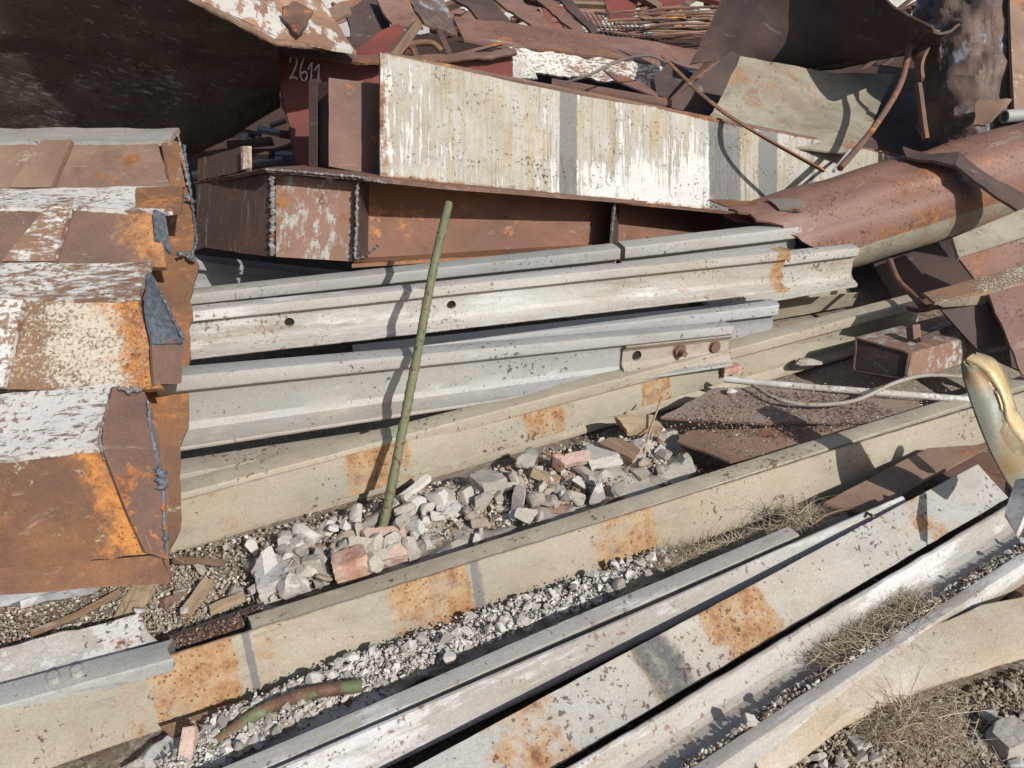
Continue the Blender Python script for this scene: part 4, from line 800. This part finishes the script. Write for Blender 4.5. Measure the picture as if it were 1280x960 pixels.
# ================= FAR HEAP =================
fb = empty('long_channel', D(640, 90, 6.0), 'long far channel with mauve top and white flaking side behind the white girder', 'channel')
sheet('top', [[D(566, 20, 6.4), D(735, 40, 6.5), D(925, 68, 6.6)], [D(580, 50, 6.0), D(735, 68, 6.1), D(890, 92, 6.2)]], 'rust_mauve', parent=fb, thick=.02, dent=.02)
sheet('side', [[D(640, 60, 5.98), D(735, 70, 6.05), D(892, 93, 6.15)], [D(655, 90, 5.95), D(740, 98, 6.0), D(868, 118, 6.1)]], 'paint_flake', parent=fb, thick=.02, dent=.01, jag=.03)
fb.children[-1]['label'] = 'white flaking side'
sheet('white_plate', [[(640, 70, 5.6), (662, 72, 5.6)], [(636, 98, 5.5), (672, 98, 5.5)]], 'white_edge', 'small white plate in the gap right of the bin', 'plate', thick=.01)
sheet('mauve_plate', [[(755, 88, 5.4), (800, 102, 5.3)], [(770, 100, 5.2), (838, 128, 5.0)]], 'rust_mauve', 'mauve plate leaning behind the middle of the white girder', 'plate', thick=.01)
sheet('dark_plate', [[(838, 76, 5.6), (880, 100, 5.5)], [(800, 115, 5.2), (880, 150, 5.2)]], 'rust_dark', 'dark plate filling the gap under the long far channel', 'plate', thick=.01)
sheet('rusty_strip', [[(690, 98, 4.6), (840, 124, 4.9)], [(690, 103, 4.5), (840, 132, 4.8)]], 'rust_brown', 'rusty strip along the top of the white girder near the cable', 'strip', thick=.02)
far = [
 ([[(398, 16, 5.5), (432, 2, 5.7)], [(404, 34, 5.4), (440, 14, 5.6)]], 'rust_tan', 'yellowish plate corner left of the black plates'),
 ([[(430, 12, 5.8), (470, -12, 6.2)], [(442, 52, 5.6), (492, 40, 5.9)]], 'rust_dark', 'black plate left of the white edged one above the bin'),
 ([[(468, -10, 5.9), (505, -10, 6.0)], [(492, 38, 5.7), (530, 34, 5.8)]], 'rust_mauve', 'brown plate with a white edge above the bin'),
 ([[(505, -12, 6.2), (552, -14, 6.4)], [(530, 30, 5.9), (572, 46, 6.0)]], 'blue_sheen', 'blue grey plate above the orange pipe'),
 ([[(552, -14, 7.0), (600, -14, 7.2)], [(600, 24, 6.6), (640, 28, 6.7)]], 'rust_dark', 'dark plate behind the far channel end'),
 ([[(440, 60, 4.9), (500, 30, 5.3)], [(445, 72, 4.7), (520, 60, 5.0)]], 'rust_red', 'reddish plate inside the bin at its left'),
 ([[(596, -16, 7.4), (634, -16, 7.6)], [(668, 34, 7.0), (700, 36, 7.1)]], 'rust_mauve', 'mauve beam slanting down to the far channel'),
 ([[(655, -14, 7.6), (672, -14, 7.7)], [(716, 38, 7.0), (734, 40, 7.1)]], 'rust_brown', 'thin brown beam slanting beside the mauve one'),
 ([[(690, -10, 7.7), (704, -12, 7.8)], [(740, 40, 7.1), (752, 42, 7.1)]], 'rust_dark', 'dark narrow beam slanting towards the wire grid'),
 ([[(755, -6, 8.2), (800, -6, 8.4)], [(762, 24, 7.8), (790, 22, 7.8)]], 'rust_red', 'red plate on top of the heap by the wire grid'),
 ([[(815, -4, 8.4), (860, -10, 8.6)], [(818, 16, 8.2), (850, 6, 8.3)]], 'rust_red', 'red plate fragment near the orange lump'),
 ([[(905, 6, 9.2), (930, 0, 9.4)], [(912, 30, 9.0), (930, 28, 9.1)]], 'white_edge', 'white panel standing left of the green bush'),
]
for rws, m, l in far: sheet('scrap_plate', rws, m, l, 'plate', 'plates in the far heap', thick=.02, dent=.03, jag=.02, seg=.08)
def lump(name, c, r, mat, label, cat_, group=None, sq=(1, 1, .8), seed=0, sub=2, amp=.35):
    bm = bmesh.new(); bmesh.ops.create_icosphere(bm, subdivisions=sub, radius=1)
    vs_ = []
    for v in bm.verts:
        p = v.co * (1 + amp * nz(v.co, 1.4, seed + 3)); vs_.append(c + Vector((p.x * sq[0], p.y * sq[1], p.z * sq[2])) * r)
    fs = [[x.index for x in f.verts] for f in bm.faces]; bm.free()
    return tag(link(name, vs_, fs, mat, Matrix.Translation(c), smooth=40), label, cat_, group)
lump('crumpled_sheet', D(846, 22, 8), .09, 'orange_lump', 'crumpled bright orange sheet in the far heap', 'scrap', amp=.9)
lump('crumpled_sheet', D(893, 24, 8.4), .09, 'rust_orange', 'crumpled rusty orange sheet right of the bright orange one', 'scrap', amp=.9)
lump('crumpled_sheet', D(866, 18, 8.2), .06, 'rail_blue', 'silvery crumpled sheet beside the bright orange one', 'scrap', amp=.9)
# wire grid panel
gr = empty('wire_grid', D(700, 40, 7.6), 'dark welded wire grid panel lying in the far heap', 'grid')
def bars(name, lst, r, mat, parent):
    verts, faces = [], []
    for a, b in lst:
        ax = (b - a).normalized(); x = ax.orthogonal().normalized() * r; y = ax.cross(x).normalized() * r; k = len(verts)
        verts += [a + x, a + y, a - x, a - y, b + x, b + y, b - x, b - y]
        faces += [(k + i, k + (i + 1) % 4, k + 4 + (i + 1) % 4, k + 4 + i) for i in range(4)]
    return link(name, verts, faces, mat, None, parent, 0)
c = [D(688, 12, 7.8), D(800, 22, 8.0), D(812, 50, 7.4), D(712, 44, 7.2)]
bars('mesh_wires', [(c[0].lerp(c[1], i / 18), c[3].lerp(c[2], i / 18)) for i in range(19)] + [(c[0].lerp(c[3], i / 4), c[1].lerp(c[2], i / 4)) for i in range(5)], .006, 'rust_dark', gr)
for k in range(34):
    y = random.uniform(14, 54); u0 = random.uniform(740, 880); d0 = random.uniform(6.9, 8.0); sl_ = random.uniform(-12, 6)
    tube('reinforcing_rod', [(u0, y, d0), (u0 + 40, y + sl_ * .5 + random.uniform(-3, 3), d0), (u0 + random.uniform(70, 130), y + sl_, d0 + .2)], random.uniform(.008, .014), random.choice(['rust_brown', 'rust_mauve', 'rust_tan', 'rust_dark']), 'thin rusty rod tangled among others in the far heap', 'rod', 'rods in the far heap', seg=5, n=12)
for k in range(90):
    u0 = random.uniform(380, 950); y = random.uniform(-20, 34 if k % 3 else 14); d0 = random.uniform(8.2, 10.4); a = random.uniform(-1, 1)
    m = random.choice(['rust_brown', 'rust_dark', 'rust_mauve', 'rust_tan', 'rust_dark', 'rust_red', 'rust_brown'])
    if k % 2: tube('scrap_bar', [(u0, y, d0), (u0 + random.uniform(25, 70), y + a * 25, d0 + random.uniform(-.4, .4))], random.uniform(.015, .05), m, 'rusty bar jumbled on top of the far heap', 'bar', 'jumbled bars in the far heap', seg=4, n=4, smooth=False)
    else:
        wv = random.uniform(14, 60); hv = random.uniform(8, 30)
        sheet('scrap_plate', [[(u0, y, d0), (u0 + wv, y + a * 12, d0 + .2)], [(u0 + a * 14, y + hv, d0 - .2), (u0 + wv + a * 10, y + hv + a * 8, d0)]], m, 'crumpled rusty plate jumbled on top of the far heap', 'plate', 'jumbled plates in the far heap', thick=.012, dent=.08, jag=.05, seg=.1)
# dark scrap filling the hollows at the foot of the heap
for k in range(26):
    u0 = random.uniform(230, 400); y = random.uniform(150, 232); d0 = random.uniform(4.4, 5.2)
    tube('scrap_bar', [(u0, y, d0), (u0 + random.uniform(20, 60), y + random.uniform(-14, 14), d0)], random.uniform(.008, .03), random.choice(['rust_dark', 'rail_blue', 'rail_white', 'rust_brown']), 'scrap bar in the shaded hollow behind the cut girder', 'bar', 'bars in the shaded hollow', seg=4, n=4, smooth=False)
# lattice at upper right gap
lt = empty('lattice_frame', D(1090, 90, 7), 'black lattice frame seen in the bright gap beside the tank shell', 'frame')
bars('lattice_bars', [(D(1070, 92, 7), D(1130, 48, 7)), (D(1085, 95, 7), D(1140, 55, 7)), (D(1078, 62, 7), D(1120, 95, 7)), (D(1070, 75, 7), D(1120, 68, 7)), (D(1095, 52, 7), D(1135, 90, 7)), (D(1150, -10, 7), D(1100, 30, 7)), (D(1170, -10, 7), D(1112, 22, 7))], .02, 'rust_dark', lt)
for k, (a, b) in enumerate([((1120, 26, 5.6), (1165, -8, 5.8)), ((1130, 34, 5.5), (1190, -4, 5.8)), ((1165, 16, 5.2), (1200, -6, 5.3)), ((1142, 8, 5.6), (1185, 20, 5.4))]):
    tube('scrap_bar', [a, b], .03, ['rust_brown', 'rust_dark', 'rust_tan', 'rust_mauve'][k], ['brown bar', 'black bar', 'tan bar', 'mauve bar'][k] + ' sticking up between the dark overhanging plate and the tank shell', 'bar', seg=5, smooth=False)
# bush
def bush():
    t = NT('leaves'); rp = t.n('ShaderNodeValToRGB'); g = t.n('ShaderNodeNewGeometry'); t.l(g.outputs['Random Per Island'], rp.inputs[0])
    e = rp.color_ramp.elements; e[0].color = (.05, .10, .02, 1); e[1].color = (.14, .24, .05, 1); t.l(rp.outputs[0], t.b.inputs['Base Color'])
    M['leaves'] = t.m; c0 = Vector((4.6, 14.6, 1.1)); verts, faces = [], []
    for i in range(2600):
        d = Vector((random.gauss(0, 1), random.gauss(0, 1), random.gauss(0, 1))).normalized() * random.random() ** .4
        p = c0 + Vector((d.x * 1.1, d.y * .9, d.z * 1.1)) * (1 + .3 * nz(d, 2)); k = len(verts)
        a = Vector((random.gauss(0, 1), random.gauss(0, 1), random.gauss(0, 1))).normalized() * .05; b = a.orthogonal().normalized() * .03
        verts += [p - a, p + b, p + a, p - b]; faces.append((k, k + 1, k + 2, k + 3))
    e = empty('bush', (4.6, 14.6, 0), 'green leafy bush glimpsed beyond the heap beside the dark plate', 'bush')
    link('foliage', verts, faces, 'leaves', None, e, 0)
    for k in range(4): tube('stem', [Vector((4.6 + .05 * k, 14.6, 0)), Vector((4.3 + .25 * k, 14.5, .6)), Vector((4.0 + .4 * k, 14.6, 1.3))], .03, 'wood_brown', parent=e, seg=6, n=8)
bush()

# ================= RUBBLE =================
def hull(n, sq, seed):
    rnd = random.Random(seed); bm = bmesh.new()
    for i in range(n):
        z = rnd.uniform(-1, 1); a = rnd.uniform(0, 6.283); r = math.sqrt(1 - z * z); k = rnd.uniform(.75, 1)
        bm.verts.new((r * math.cos(a) * sq[0] * k, r * math.sin(a) * sq[1] * k, z * sq[2] * k))
    res = bmesh.ops.convex_hull(bm, input=list(bm.verts))
    bmesh.ops.delete(bm, geom=[v for v in bm.verts if not v.link_faces], context='VERTS')
    return bm
def cutstone(seed, sq, nplanes, boxy=False, sub=3, rough_=.05):
    rnd = random.Random(seed); bm = bmesh.new(); bmesh.ops.create_icosphere(bm, subdivisions=sub, radius=1.25 if boxy else 1)
    pl = []
    if boxy:
        for ax in ((1, 0, 0), (-1, 0, 0), (0, 1, 0), (0, -1, 0), (0, 0, 1), (0, 0, -1)):
            pl.append(((Vector(ax) + Vector((rnd.uniform(-.16, .16), rnd.uniform(-.16, .16), rnd.uniform(-.16, .16)))).normalized(), rnd.uniform(.64, .8)))
    for _ in range(nplanes):
        pl.append((Vector((rnd.gauss(0, 1), rnd.gauss(0, 1), rnd.gauss(0, 1))).normalized(), rnd.uniform(.9, 1.0) if boxy else rnd.uniform(.34, .72)))
    for v in bm.verts:
        p = v.co.copy()
        for _ in range(3):
            for n, h in pl:
                d = p.dot(n)
                if d > h: p -= n * (d - h)
        p *= 1 + rough_ * (nz(p, 3.2, seed) + .6 * nz(p, 8, seed))
        v.co = Vector((p.x * sq[0], p.y * sq[1], p.z * sq[2]))
    return bm
protos = []
for i in range(24):
    bm = cutstone(i, (1, random.uniform(.6, .95), random.uniform(.5, .85)), random.choice([7, 9, 11, 13]), False, 3, .07)
    me = bpy.data.meshes.new('stone'); bm.to_mesh(me); bm.free(); me.shade_smooth(); me.set_sharp_from_angle(angle=R(22)); me.materials.append(M['stone_mixed']); protos.append(me)
def inpoly(x, y, poly):
    c = False; j = len(poly) - 1
    for i in range(len(poly)):
        if (poly[i][1] > y) != (poly[j][1] > y) and x < (poly[j][0] - poly[i][0]) * (y - poly[i][1]) / (poly[j][1] - poly[i][1]) + poly[i][0]: c = not c
        j = i
    return c
def randin(poly):
    xs = [p[0] for p in poly]; ys = [p[1] for p in poly]
    while True:
        x, y = random.uniform(min(xs), max(xs)), random.uniform(min(ys), max(ys))
        if inpoly(x, y, poly): return x, y
def rot():
    return Matrix.Rotation(random.uniform(0, 6.28), 4, 'Z') @ Matrix.Rotation(random.uniform(-.7, .7), 4, 'X') @ Matrix.Rotation(random.uniform(-.7, .7), 4, 'Y')
def stones(poly, n, smin, smax, z0, label, group):
    for i in range(n):
        u, v = randin(poly); s = smin + (smax - smin) * random.random() ** 2.2
        o = bpy.data.objects.new('stone', random.choice(protos)); C.objects.link(o)
        p = Z(u, v, z0 + random.uniform(-.01, .02)); o.matrix_basis = Matrix.Translation(p) @ rot() @ Matrix.Scale(s, 4)
        tag(o, label, 'stone', group)
RUB = [(216, 700), (300, 676), (500, 622), (640, 585), (730, 552), (838, 528), (836, 560), (880, 590), (760, 630), (560, 690), (330, 762), (215, 800), (150, 770), (150, 735), (216, 735)]
DENSE = [(330, 680), (520, 620), (720, 560), (830, 540), (830, 590), (740, 625), (560, 680), (470, 706), (340, 750)]
stones(DENSE, 165, .022, .060, .088, 'pale angular stone in the rubble between the two tan rails', 'rubble stones between the tan rails')
stones(RUB, 44, .015, .036, .062, 'small pale stone in the rubble between the two tan rails', 'rubble stones between the tan rails')
WG = [(215, 950), (262, 905), (430, 832), (640, 757), (830, 690), (850, 700), (760, 750), (620, 800), (470, 862), (400, 892), (340, 925), (280, 968), (200, 968)]
stones(WG, 30, .014, .032, .075, 'white crushed stone in the strip between the tan and the white rail', 'white stones in the gravel strip')
LR = [(1040, 960), (1090, 915), (1200, 870), (1285, 840), (1285, 968), (1040, 968)]
stones(LR, 22, .010, .026, .02, 'grey stone on the ground of the lower right corner', 'stones on the lower right ground')
stones([(930, 962), (1060, 918), (1110, 960)], 12, .015, .03, .02, 'pale stone under the edge of the dusty flange', 'stones on the lower right ground')
PEB = []
for i in range(14):
    bm = hull(10, (1, random.uniform(.6, .95), random.uniform(.45, .85)), 100 + i); bm.verts.ensure_lookup_table(); bm.verts.index_update()
    PEB.append(([v.co.copy() for v in bm.verts], [[v.index for v in f.verts] for f in bm.faces])); bm.free()
def pebbles(name, zones, mat, label):
    verts, faces = [], []
    base = [(1, 0, 0), (-1, 0, 0), (0, 1, 0), (0, -1, 0), (0, 0, 1), (0, 0, -1)]
    fc = [(0, 2, 4), (2, 1, 4), (1, 3, 4), (3, 0, 4), (2, 0, 5), (1, 2, 5), (3, 1, 5), (0, 3, 5)]
    for poly, n, s0, s1, z0, zj in zones:
        for i in range(n):
            if callable(poly): c = poly()
            else:
                u, v = randin(poly); c = Z(u, v, z0)
                c.z = max(z0, gz(c.x, c.y)) + random.uniform(-.004, zj)
            s = s0 + (s1 - s0) * random.random() ** 2.5
            m = rot(); k = len(verts); bs, fc_ = random.choice(PEB)
            for b in bs: verts.append(c + (m @ b) * s)
            faces += [tuple(k + j for j in f) for f in fc_]
    o = link(name, verts, faces, mat, Matrix.Identity(4), smooth=0); tag(o, label, 'gravel', None, 'stuff'); return o
def trough(t0, t1, amin=-14, b0=70, b1=140):
    def f():
        t = random.uniform(t0, t1); b = random.uniform(b0, b1); return rp(TR, t, -9 - random.uniform(0, 14) - max(0, b - 95) * .35, b)
    return f
tA, tB = onrail(TR, 640), onrail(TR, 1270)
pebbles('rubble_grit', [(RUB, 8000, .003, .010, .02, .025), (DENSE, 2200, .006, .02, .062, .02), (DENSE, 3000, .002, .006, .075, .015), ([(900, 480), (1180, 478), (1220, 520), (1000, 560), (930, 575), (840, 540), (830, 520)], 700, .002, .005, .14, .002),
                        ([(150, 735), (216, 700), (330, 745), (330, 770), (200, 800), (0, 830), (0, 750)], 2600, .003, .009, .02, .02)], 'pebble_mixed', 'fine pale grit and crumbs covering the soil between the rails')
pebbles('white_gravel', [(WG, 9000, .0015, .007, .05, .03), (WG, 650, .008, .028, .055, .02)], 'pebble_white', 'white crushed gravel filling the strip between two rails')
pebbles('corner_gravel', [(LR, 5200, .003, .012, .0, .015), ([(930, 962), (1060, 918), (1110, 968)], 500, .004, .014, .0, .015), ([(1200, 735), (1285, 690), (1285, 760), (1210, 765)], 400, .004, .012, .0, .01)], 'pebble_tan', 'tan gravel and dirt in the lower right corner')
pebbles('rust_crumbs', [([(840, 522), (900, 487), (1050, 492), (1130, 515), (1000, 548), (900, 540)], 2600, .002, .006, .132, .003), ([(200, 803), (330, 758), (318, 776), (216, 815)], 900, .002, .006, .105, .006)], 'pebble_rust', 'brown rust crumbs strewn over the flat rusty sheet')
pebbles('trough_gravel', [(trough(onrail(TR, 900), onrail(TR, 1270), b0=95, b1=140), 2600, .003, .010, 0, 0), (trough(onrail(TR, 640), onrail(TR, 930), b0=118, b1=142), 500, .003, .010, 0, 0)], 'pebble_mixed', 'grit collected in the trough of the rail lying on its side')
for i in range(18):
    o = bpy.data.objects.new('stone', random.choice(protos)); C.objects.link(o)
    p = trough(onrail(TR, 640), onrail(TR, 1240), b0=110, b1=135)(); o.matrix_basis = Matrix.Translation(p - TR['S'] * .012) @ rot() @ Matrix.Scale(random.uniform(.007, .016), 4)
    tag(o, 'small stone caught in the trough of the rail lying on its side', 'stone', 'stones in the rail trough')

sheet('gravel_bed', [[(150, 960, 'z', .02), (430, 845, 'z', .035), (640, 768, 'z', .035), (860, 688, 'z', .03)], [(230, 985, 'z', .02), (450, 878, 'z', .035), (680, 788, 'z', .035), (880, 708, 'z', .03)]], 'plaster', 'crushed white dust under the gravel strip', None, thick=.02, dent=.03, jag=.02, dscale=14, seg=.02).__setitem__('kind', 'stuff')
sheet('rubble_bed', [[(300, 700, 'z', .04), (520, 628, 'z', .055), (720, 566, 'z', .06), (840, 530, 'z', .05)], [(320, 735, 'z', .05), (540, 665, 'z', .07), (740, 605, 'z', .07), (850, 560, 'z', .05)], [(330, 770, 'z', .03), (560, 700, 'z', .05), (760, 636, 'z', .05), (870, 590, 'z', .04)]], 'concrete', 'pale crushed mortar and dust under the rubble', None, thick=.02, dent=.045, jag=.02, dscale=11, seg=.02).__setitem__('kind', 'stuff')
# hand placed chunks
def chunk(u, v, wpx, hpx, z, mat, name, label, cat_, dep=1.0, yaw=None, rough_=.10, box=True, tilt=.25):
    """v = pixel of the foot; sizes in pixels"""
    if 300 < u < 850 and 520 < v < 770: z += .028
    p = Z(u, v, z); d = p.y * CP - (p.z - H) * SP; w_, h = wpx * d / F, hpx * d / F * .72
    rnd = random.Random(int(u * 7 + v)); q = (.66, .66, .66) if box else (.55, .55, .55)
    bm = cutstone(int(u + v * 3), q, 4 if box else 10, box, 4, rough_ * .7)
    m = Matrix.Translation(p + Vector((0, w_ * dep * .3, h * .4))) @ Matrix.Rotation(rnd.uniform(-.5, .5) if yaw is None else yaw, 4, 'Z') @ Matrix.Rotation(rnd.uniform(-tilt, tilt), 4, 'X') @ Matrix.Rotation(rnd.uniform(-tilt, tilt), 4, 'Y') @ Matrix.Diagonal((w_, w_ * dep, h, 1))
    me = bpy.data.meshes.new(name)
    sc3 = Matrix.Diagonal((w_, w_ * dep, h, 1))
    for x in bm.verts: x.co = sc3 @ x.co
    bm.to_mesh(me); bm.free(); me.shade_smooth(); me.set_sharp_from_angle(angle=R(28)); me.materials.append(M[mat])
    o = bpy.data.objects.new(name, me); C.objects.link(o); o.matrix_basis = m @ sc3.inverted()
    return tag(o, label, cat_)
chunk(611, 622, 40, 36, .05, 'concrete', 'concrete_block', 'squared grey concrete block in the middle of the rubble', 'block', .9, .7)
chunk(436, 722, 44, 42, .05, 'brick', 'brick', 'red and pink brick just left of the foot of the green bar', 'brick', .8, .2)
chunk(480, 704, 50, 34, .03, 'brick_pink', 'brick', 'flat pinkish slab of brick behind the foot of the green bar', 'brick', 1.1, .3)
chunk(352, 745, 70, 52, .0, 'plaster', 'plaster_slab', 'large pitted white plaster slab at the left of the rubble', 'slab', 1.1, .25)
chunk(372, 700, 18, 30, .04, 'plaster', 'plaster_chunk', 'upright pale chunk above the large plaster slab', 'chunk', .8)
chunk(394, 722, 22, 40, .04, 'concrete', 'concrete_chunk', 'narrow concrete chunk right of the large plaster slab', 'chunk', .8)
chunk(780, 628, 95, 44, .0, 'concrete', 'concrete_lump', 'biggest tan concrete lump lying against the longest tan rail', 'lump', .9, .2, .25, False)
chunk(752, 582, 44, 24, .07, 'plaster', 'plaster_chunk', 'white slab resting on top of the biggest tan concrete lump', 'chunk', .9, .2)
chunk(773, 572, 44, 26, .08, 'wood_brown', 'wood_offcut', 'dark brown offcut right of the white slab', 'offcut', .5, -.6)
chunk(800, 540, 60, 18, .06, 'wood', 'wood_offcut', 'tan board at the upper end of the rubble', 'board', .5, .3)
chunk(720, 580, 36, 12, .09, 'brick_pink', 'brick', 'thin brick fragment flecked with rust beside the white slab', 'brick', .5, .15)
chunk(699, 586, 18, 26, .07, 'brick', 'brick', 'small red brick shard near the thin brick fragment', 'brick', .7, -.6)
chunk(680, 600, 36, 14, .06, 'wood', 'wood_chip', 'yellowish chip of wood below the porous block', 'chip', .4, -.2)
chunk(662, 590, 42, 40, .04, 'concrete', 'porous_block', 'porous pale block tucked under the upper tan rail', 'block', .9, .5, .22, False)
chunk(711, 608, 20, 26, .05, 'concrete', 'concrete_chunk', 'rounded grey chunk left of the biggest concrete lump', 'chunk', .9, 0, .2, False)
chunk(644, 650, 19, 20, .06, 'plaster', 'round_stone', 'smooth round white stone low in the rubble', 'stone', 1, 0, .05, False)
chunk(690, 640, 50, 14, .03, 'rust_tan', 'flat_fragment', 'flat brownish fragment next to the round white stone', 'fragment', .8, .2)
chunk(560, 585 + 60, 30, 18, .05, 'plaster', 'plaster_chunk', 'flat white chunk between the green bar and the grey block', 'chunk', .8, .3)
chunk(503, 665, 22, 28, .06, 'concrete', 'concrete_chunk', 'leaning grey chunk right of the green bar', 'chunk', .6, .9)
chunk(519, 668, 20, 24, .06, 'plaster', 'plaster_chunk', 'paler chunk beside the leaning grey one', 'chunk', .7, -.4)
chunk(218, 765, 40, 40, .0, 'rust_brown', 'brown_stone', 'rounded brown stone under the corner of the left stack', 'stone', .9, 0, .15, False)
chunk(1222, 944, 34, 40, .0, 'concrete', 'concrete_chunk', 'pale grey chunk beside the right one in the lower right corner', 'chunk', .9, 0, .15, False)
chunk(1262, 948, 44, 56, .0, 'concrete', 'concrete_chunk', 'largest grey chunk at the right edge of the lower right corner', 'chunk', .9, .3, .1)
chunk(1240, 905, 26, 18, .01, 'plaster', 'plaster_chunk', 'flat pale chunk above the two grey ones in the corner', 'chunk', .9, 0, .1, False)
chunk(1075, 945, 26, 26, .01, 'plaster', 'plaster_chunk', 'bright white chunk left of the large grass tuft', 'chunk', .9, .3)
chunk(192, 975, 80, 44, .0, 'plaster', 'plaster_lump', 'crumbly white lump at the bottom edge of the photo', 'lump', .9, .2, .2, False)

chunk(300, 945, 26, 20, .02, 'concrete', 'round_stone', 'rounded beige stone below the green pipe', 'stone', .9, 0, .1, False)
chunk(432, 882, 30, 12, .04, 'rust_brown', 'brown_stone', 'small brown stone below the right end of the green pipe', 'stone', .8, 0, .1, False)
chunk(352, 918, 16, 14, .03, 'rust_dark', 'dark_stone', 'dark grey stone on the white gravel by the green pipe', 'stone', .8)
chunk(938, 905, 14, 12, .13, 'plaster', 'white_stone', 'white stone sitting in the rail trough', 'stone', .9)
chunk(912, 468, 26, 16, .1, 'brick', 'brick', 'orange brick corner peeping out under the upper tan rail', 'brick', .7, .2)
chunk(1010, 460, 40, 18, .06, 'concrete', 'grey_stone', 'grey blue stone under the far end of the upper tan rail', 'stone', .8, 0, .2, False)
chunk(914, 492, 16, 10, .14, 'plaster', 'white_stone', 'white pebble on the rusty sheet near the white tube', 'stone', .8, 0, .1, False)
def board(pts, wd, th, mat, label):
    a, b = X(pts[0]), X(pts[1]); ax = (b - a).normalized(); s = ax.cross(Vector((0, 0, 1))).normalized() * wd / 2; u = Vector((0, 0, th))
    return hexa('board', [a - s + u, b - s + u, b - s, a - s, a + s + u, b + s + u, b + s, a + s], mat, label, 'board', cuts=6, jit=.004)
board([(438, 678, 'z', .06), (536, 600, 'z', .08)], .022, .018, 'wood_white', 'long white batten in the rubble crossing behind the green bar')
board([(232, 772, 'z', .05), (262, 730, 'z', .07)], .03, .018, 'wood', 'short tan board beside the brown stone')
board([(158, 778, 'z', .03), (184, 730, 'z', .04)], .06, .015, 'wood', 'flat tan plank under the corner of the left stack')
board([(218, 702, 'z', .07), (282, 706, 'z', .07)], .014, .012, 'wood_brown', 'thin brown stick near the corner of the left stack')
board([(262, 766, 'z', .05), (306, 748, 'z', .06)], .025, .015, 'wood', 'yellowish board piece left of the plaster slab')
board([(232, 962, 'z', .05), (240, 916, 'z', .09)], .028, .02, 'brick_pink', 'pink shard of tile beside the green pipe end')
board([(312, 742, 'z', .07), (348, 722, 'z', .07)], .02, .012, 'white_edge', 'white painted slat lying on the plaster slab')
tube('twig', [(828, 496, 'z', .16), (812, 540, 'z', .12), (800, 590, 'z', .07)], .004, 'wood', 'thin pale twig by the torn edge of the rusty sheet', 'twig', seg=5)
tube('twig', [(800, 560, 'z', .08), (790, 590, 'z', .06)], .006, 'rust_brown', 'short brown twig left of the rusty sheet', 'twig', seg=5)
tube('twig', [(1005, 668, 'z', .08), (1030, 645, 'z', .1), (1065, 636, 'z', .12), (1092, 645, 'z', .16)], .004, 'wood_brown', 'curved dry twig reaching over the white rail', 'twig', seg=5)

# dry grass
def grass(name, spots, label):
    verts, faces = [], []
    for getc, n, ln, spread, flat in spots:
        for i in range(n):
            c = getc(); a = random.uniform(0, 6.283); l = ln * random.uniform(.5, 1.2); up = random.uniform(.05, 1) * flat
            d = Vector((math.cos(a), math.sin(a), up)).normalized(); w_ = Vector((-math.sin(a), math.cos(a), random.uniform(-.5, .5))).normalized() * .0009
            curl = Vector((random.uniform(-1, 1), random.uniform(-1, 1), random.uniform(-1, .1))) * l * spread; k = len(verts)
            for j in range(5):
                t = j / 4; p = c + d * l * t + curl * t * t; p.z = max(p.z, c.z - .01 + .002 * j); s = 1.15 - t; verts += [p + w_ * s, p - w_ * s]
            faces += [(k + 2 * j, k + 2 * j + 1, k + 2 * j + 3, k + 2 * j + 2) for j in range(4)]
    return tag(link(name, verts, faces, 'dry_grass', Matrix.Identity(4), smooth=0), label, 'grass', None, 'stuff')
def disc(u, v, z, rx, ry, zz=.02):
    c = Z(u, v, z)
    return lambda: c + Vector((random.gauss(0, rx), random.gauss(0, ry), abs(random.gauss(0, zz))))
def trg(t0, t1): 
    f = trough(t0, t1, b0=50, b1=135); return lambda: f() + Vector((0, 0, random.uniform(.0, .012)))
def strip(poly, z):
    def f():
        u, v = randin(poly); return Z(u, v, z) + Vector((0, 0, random.uniform(0, .02)))
    return f
grass('grass_tuft', [(disc(1118, 905, .03, .05, .03, .02), 800, .09, .7, .45), (disc(1165, 915, .02, .05, .03, .01), 450, .08, .8, .3), (disc(1090, 890, .03, .03, .03, .02), 250, .06, .8, .4), (disc(1128, 900, .03, .02, .02, .02), 200, .11, .4, 1.0)], 'large dry grass tuft at the edge of the dusty flange')
grass('grass_mat', [(trg(onrail(TR, 990), onrail(TR, 1120)), 1300, .06, .8, .25)], 'matted dry grass lying in the rail trough')
grass('grass_litter', [(strip([(820, 712), (960, 668), (1010, 640), (1020, 660), (985, 655), (850, 712)], .06), 1400, .07, .4, .4), (disc(1000, 655, .08, .03, .03), 120, .12, .5, .5)], 'dry grass litter between the longest tan rail and the narrow white rail')
grass('straw_bits', [(strip(RUB, .06), 160, .05, .3, .3), (strip(LR, .02), 160, .04, .3, .3)], 'scattered bits of dry straw over rubble and gravel')
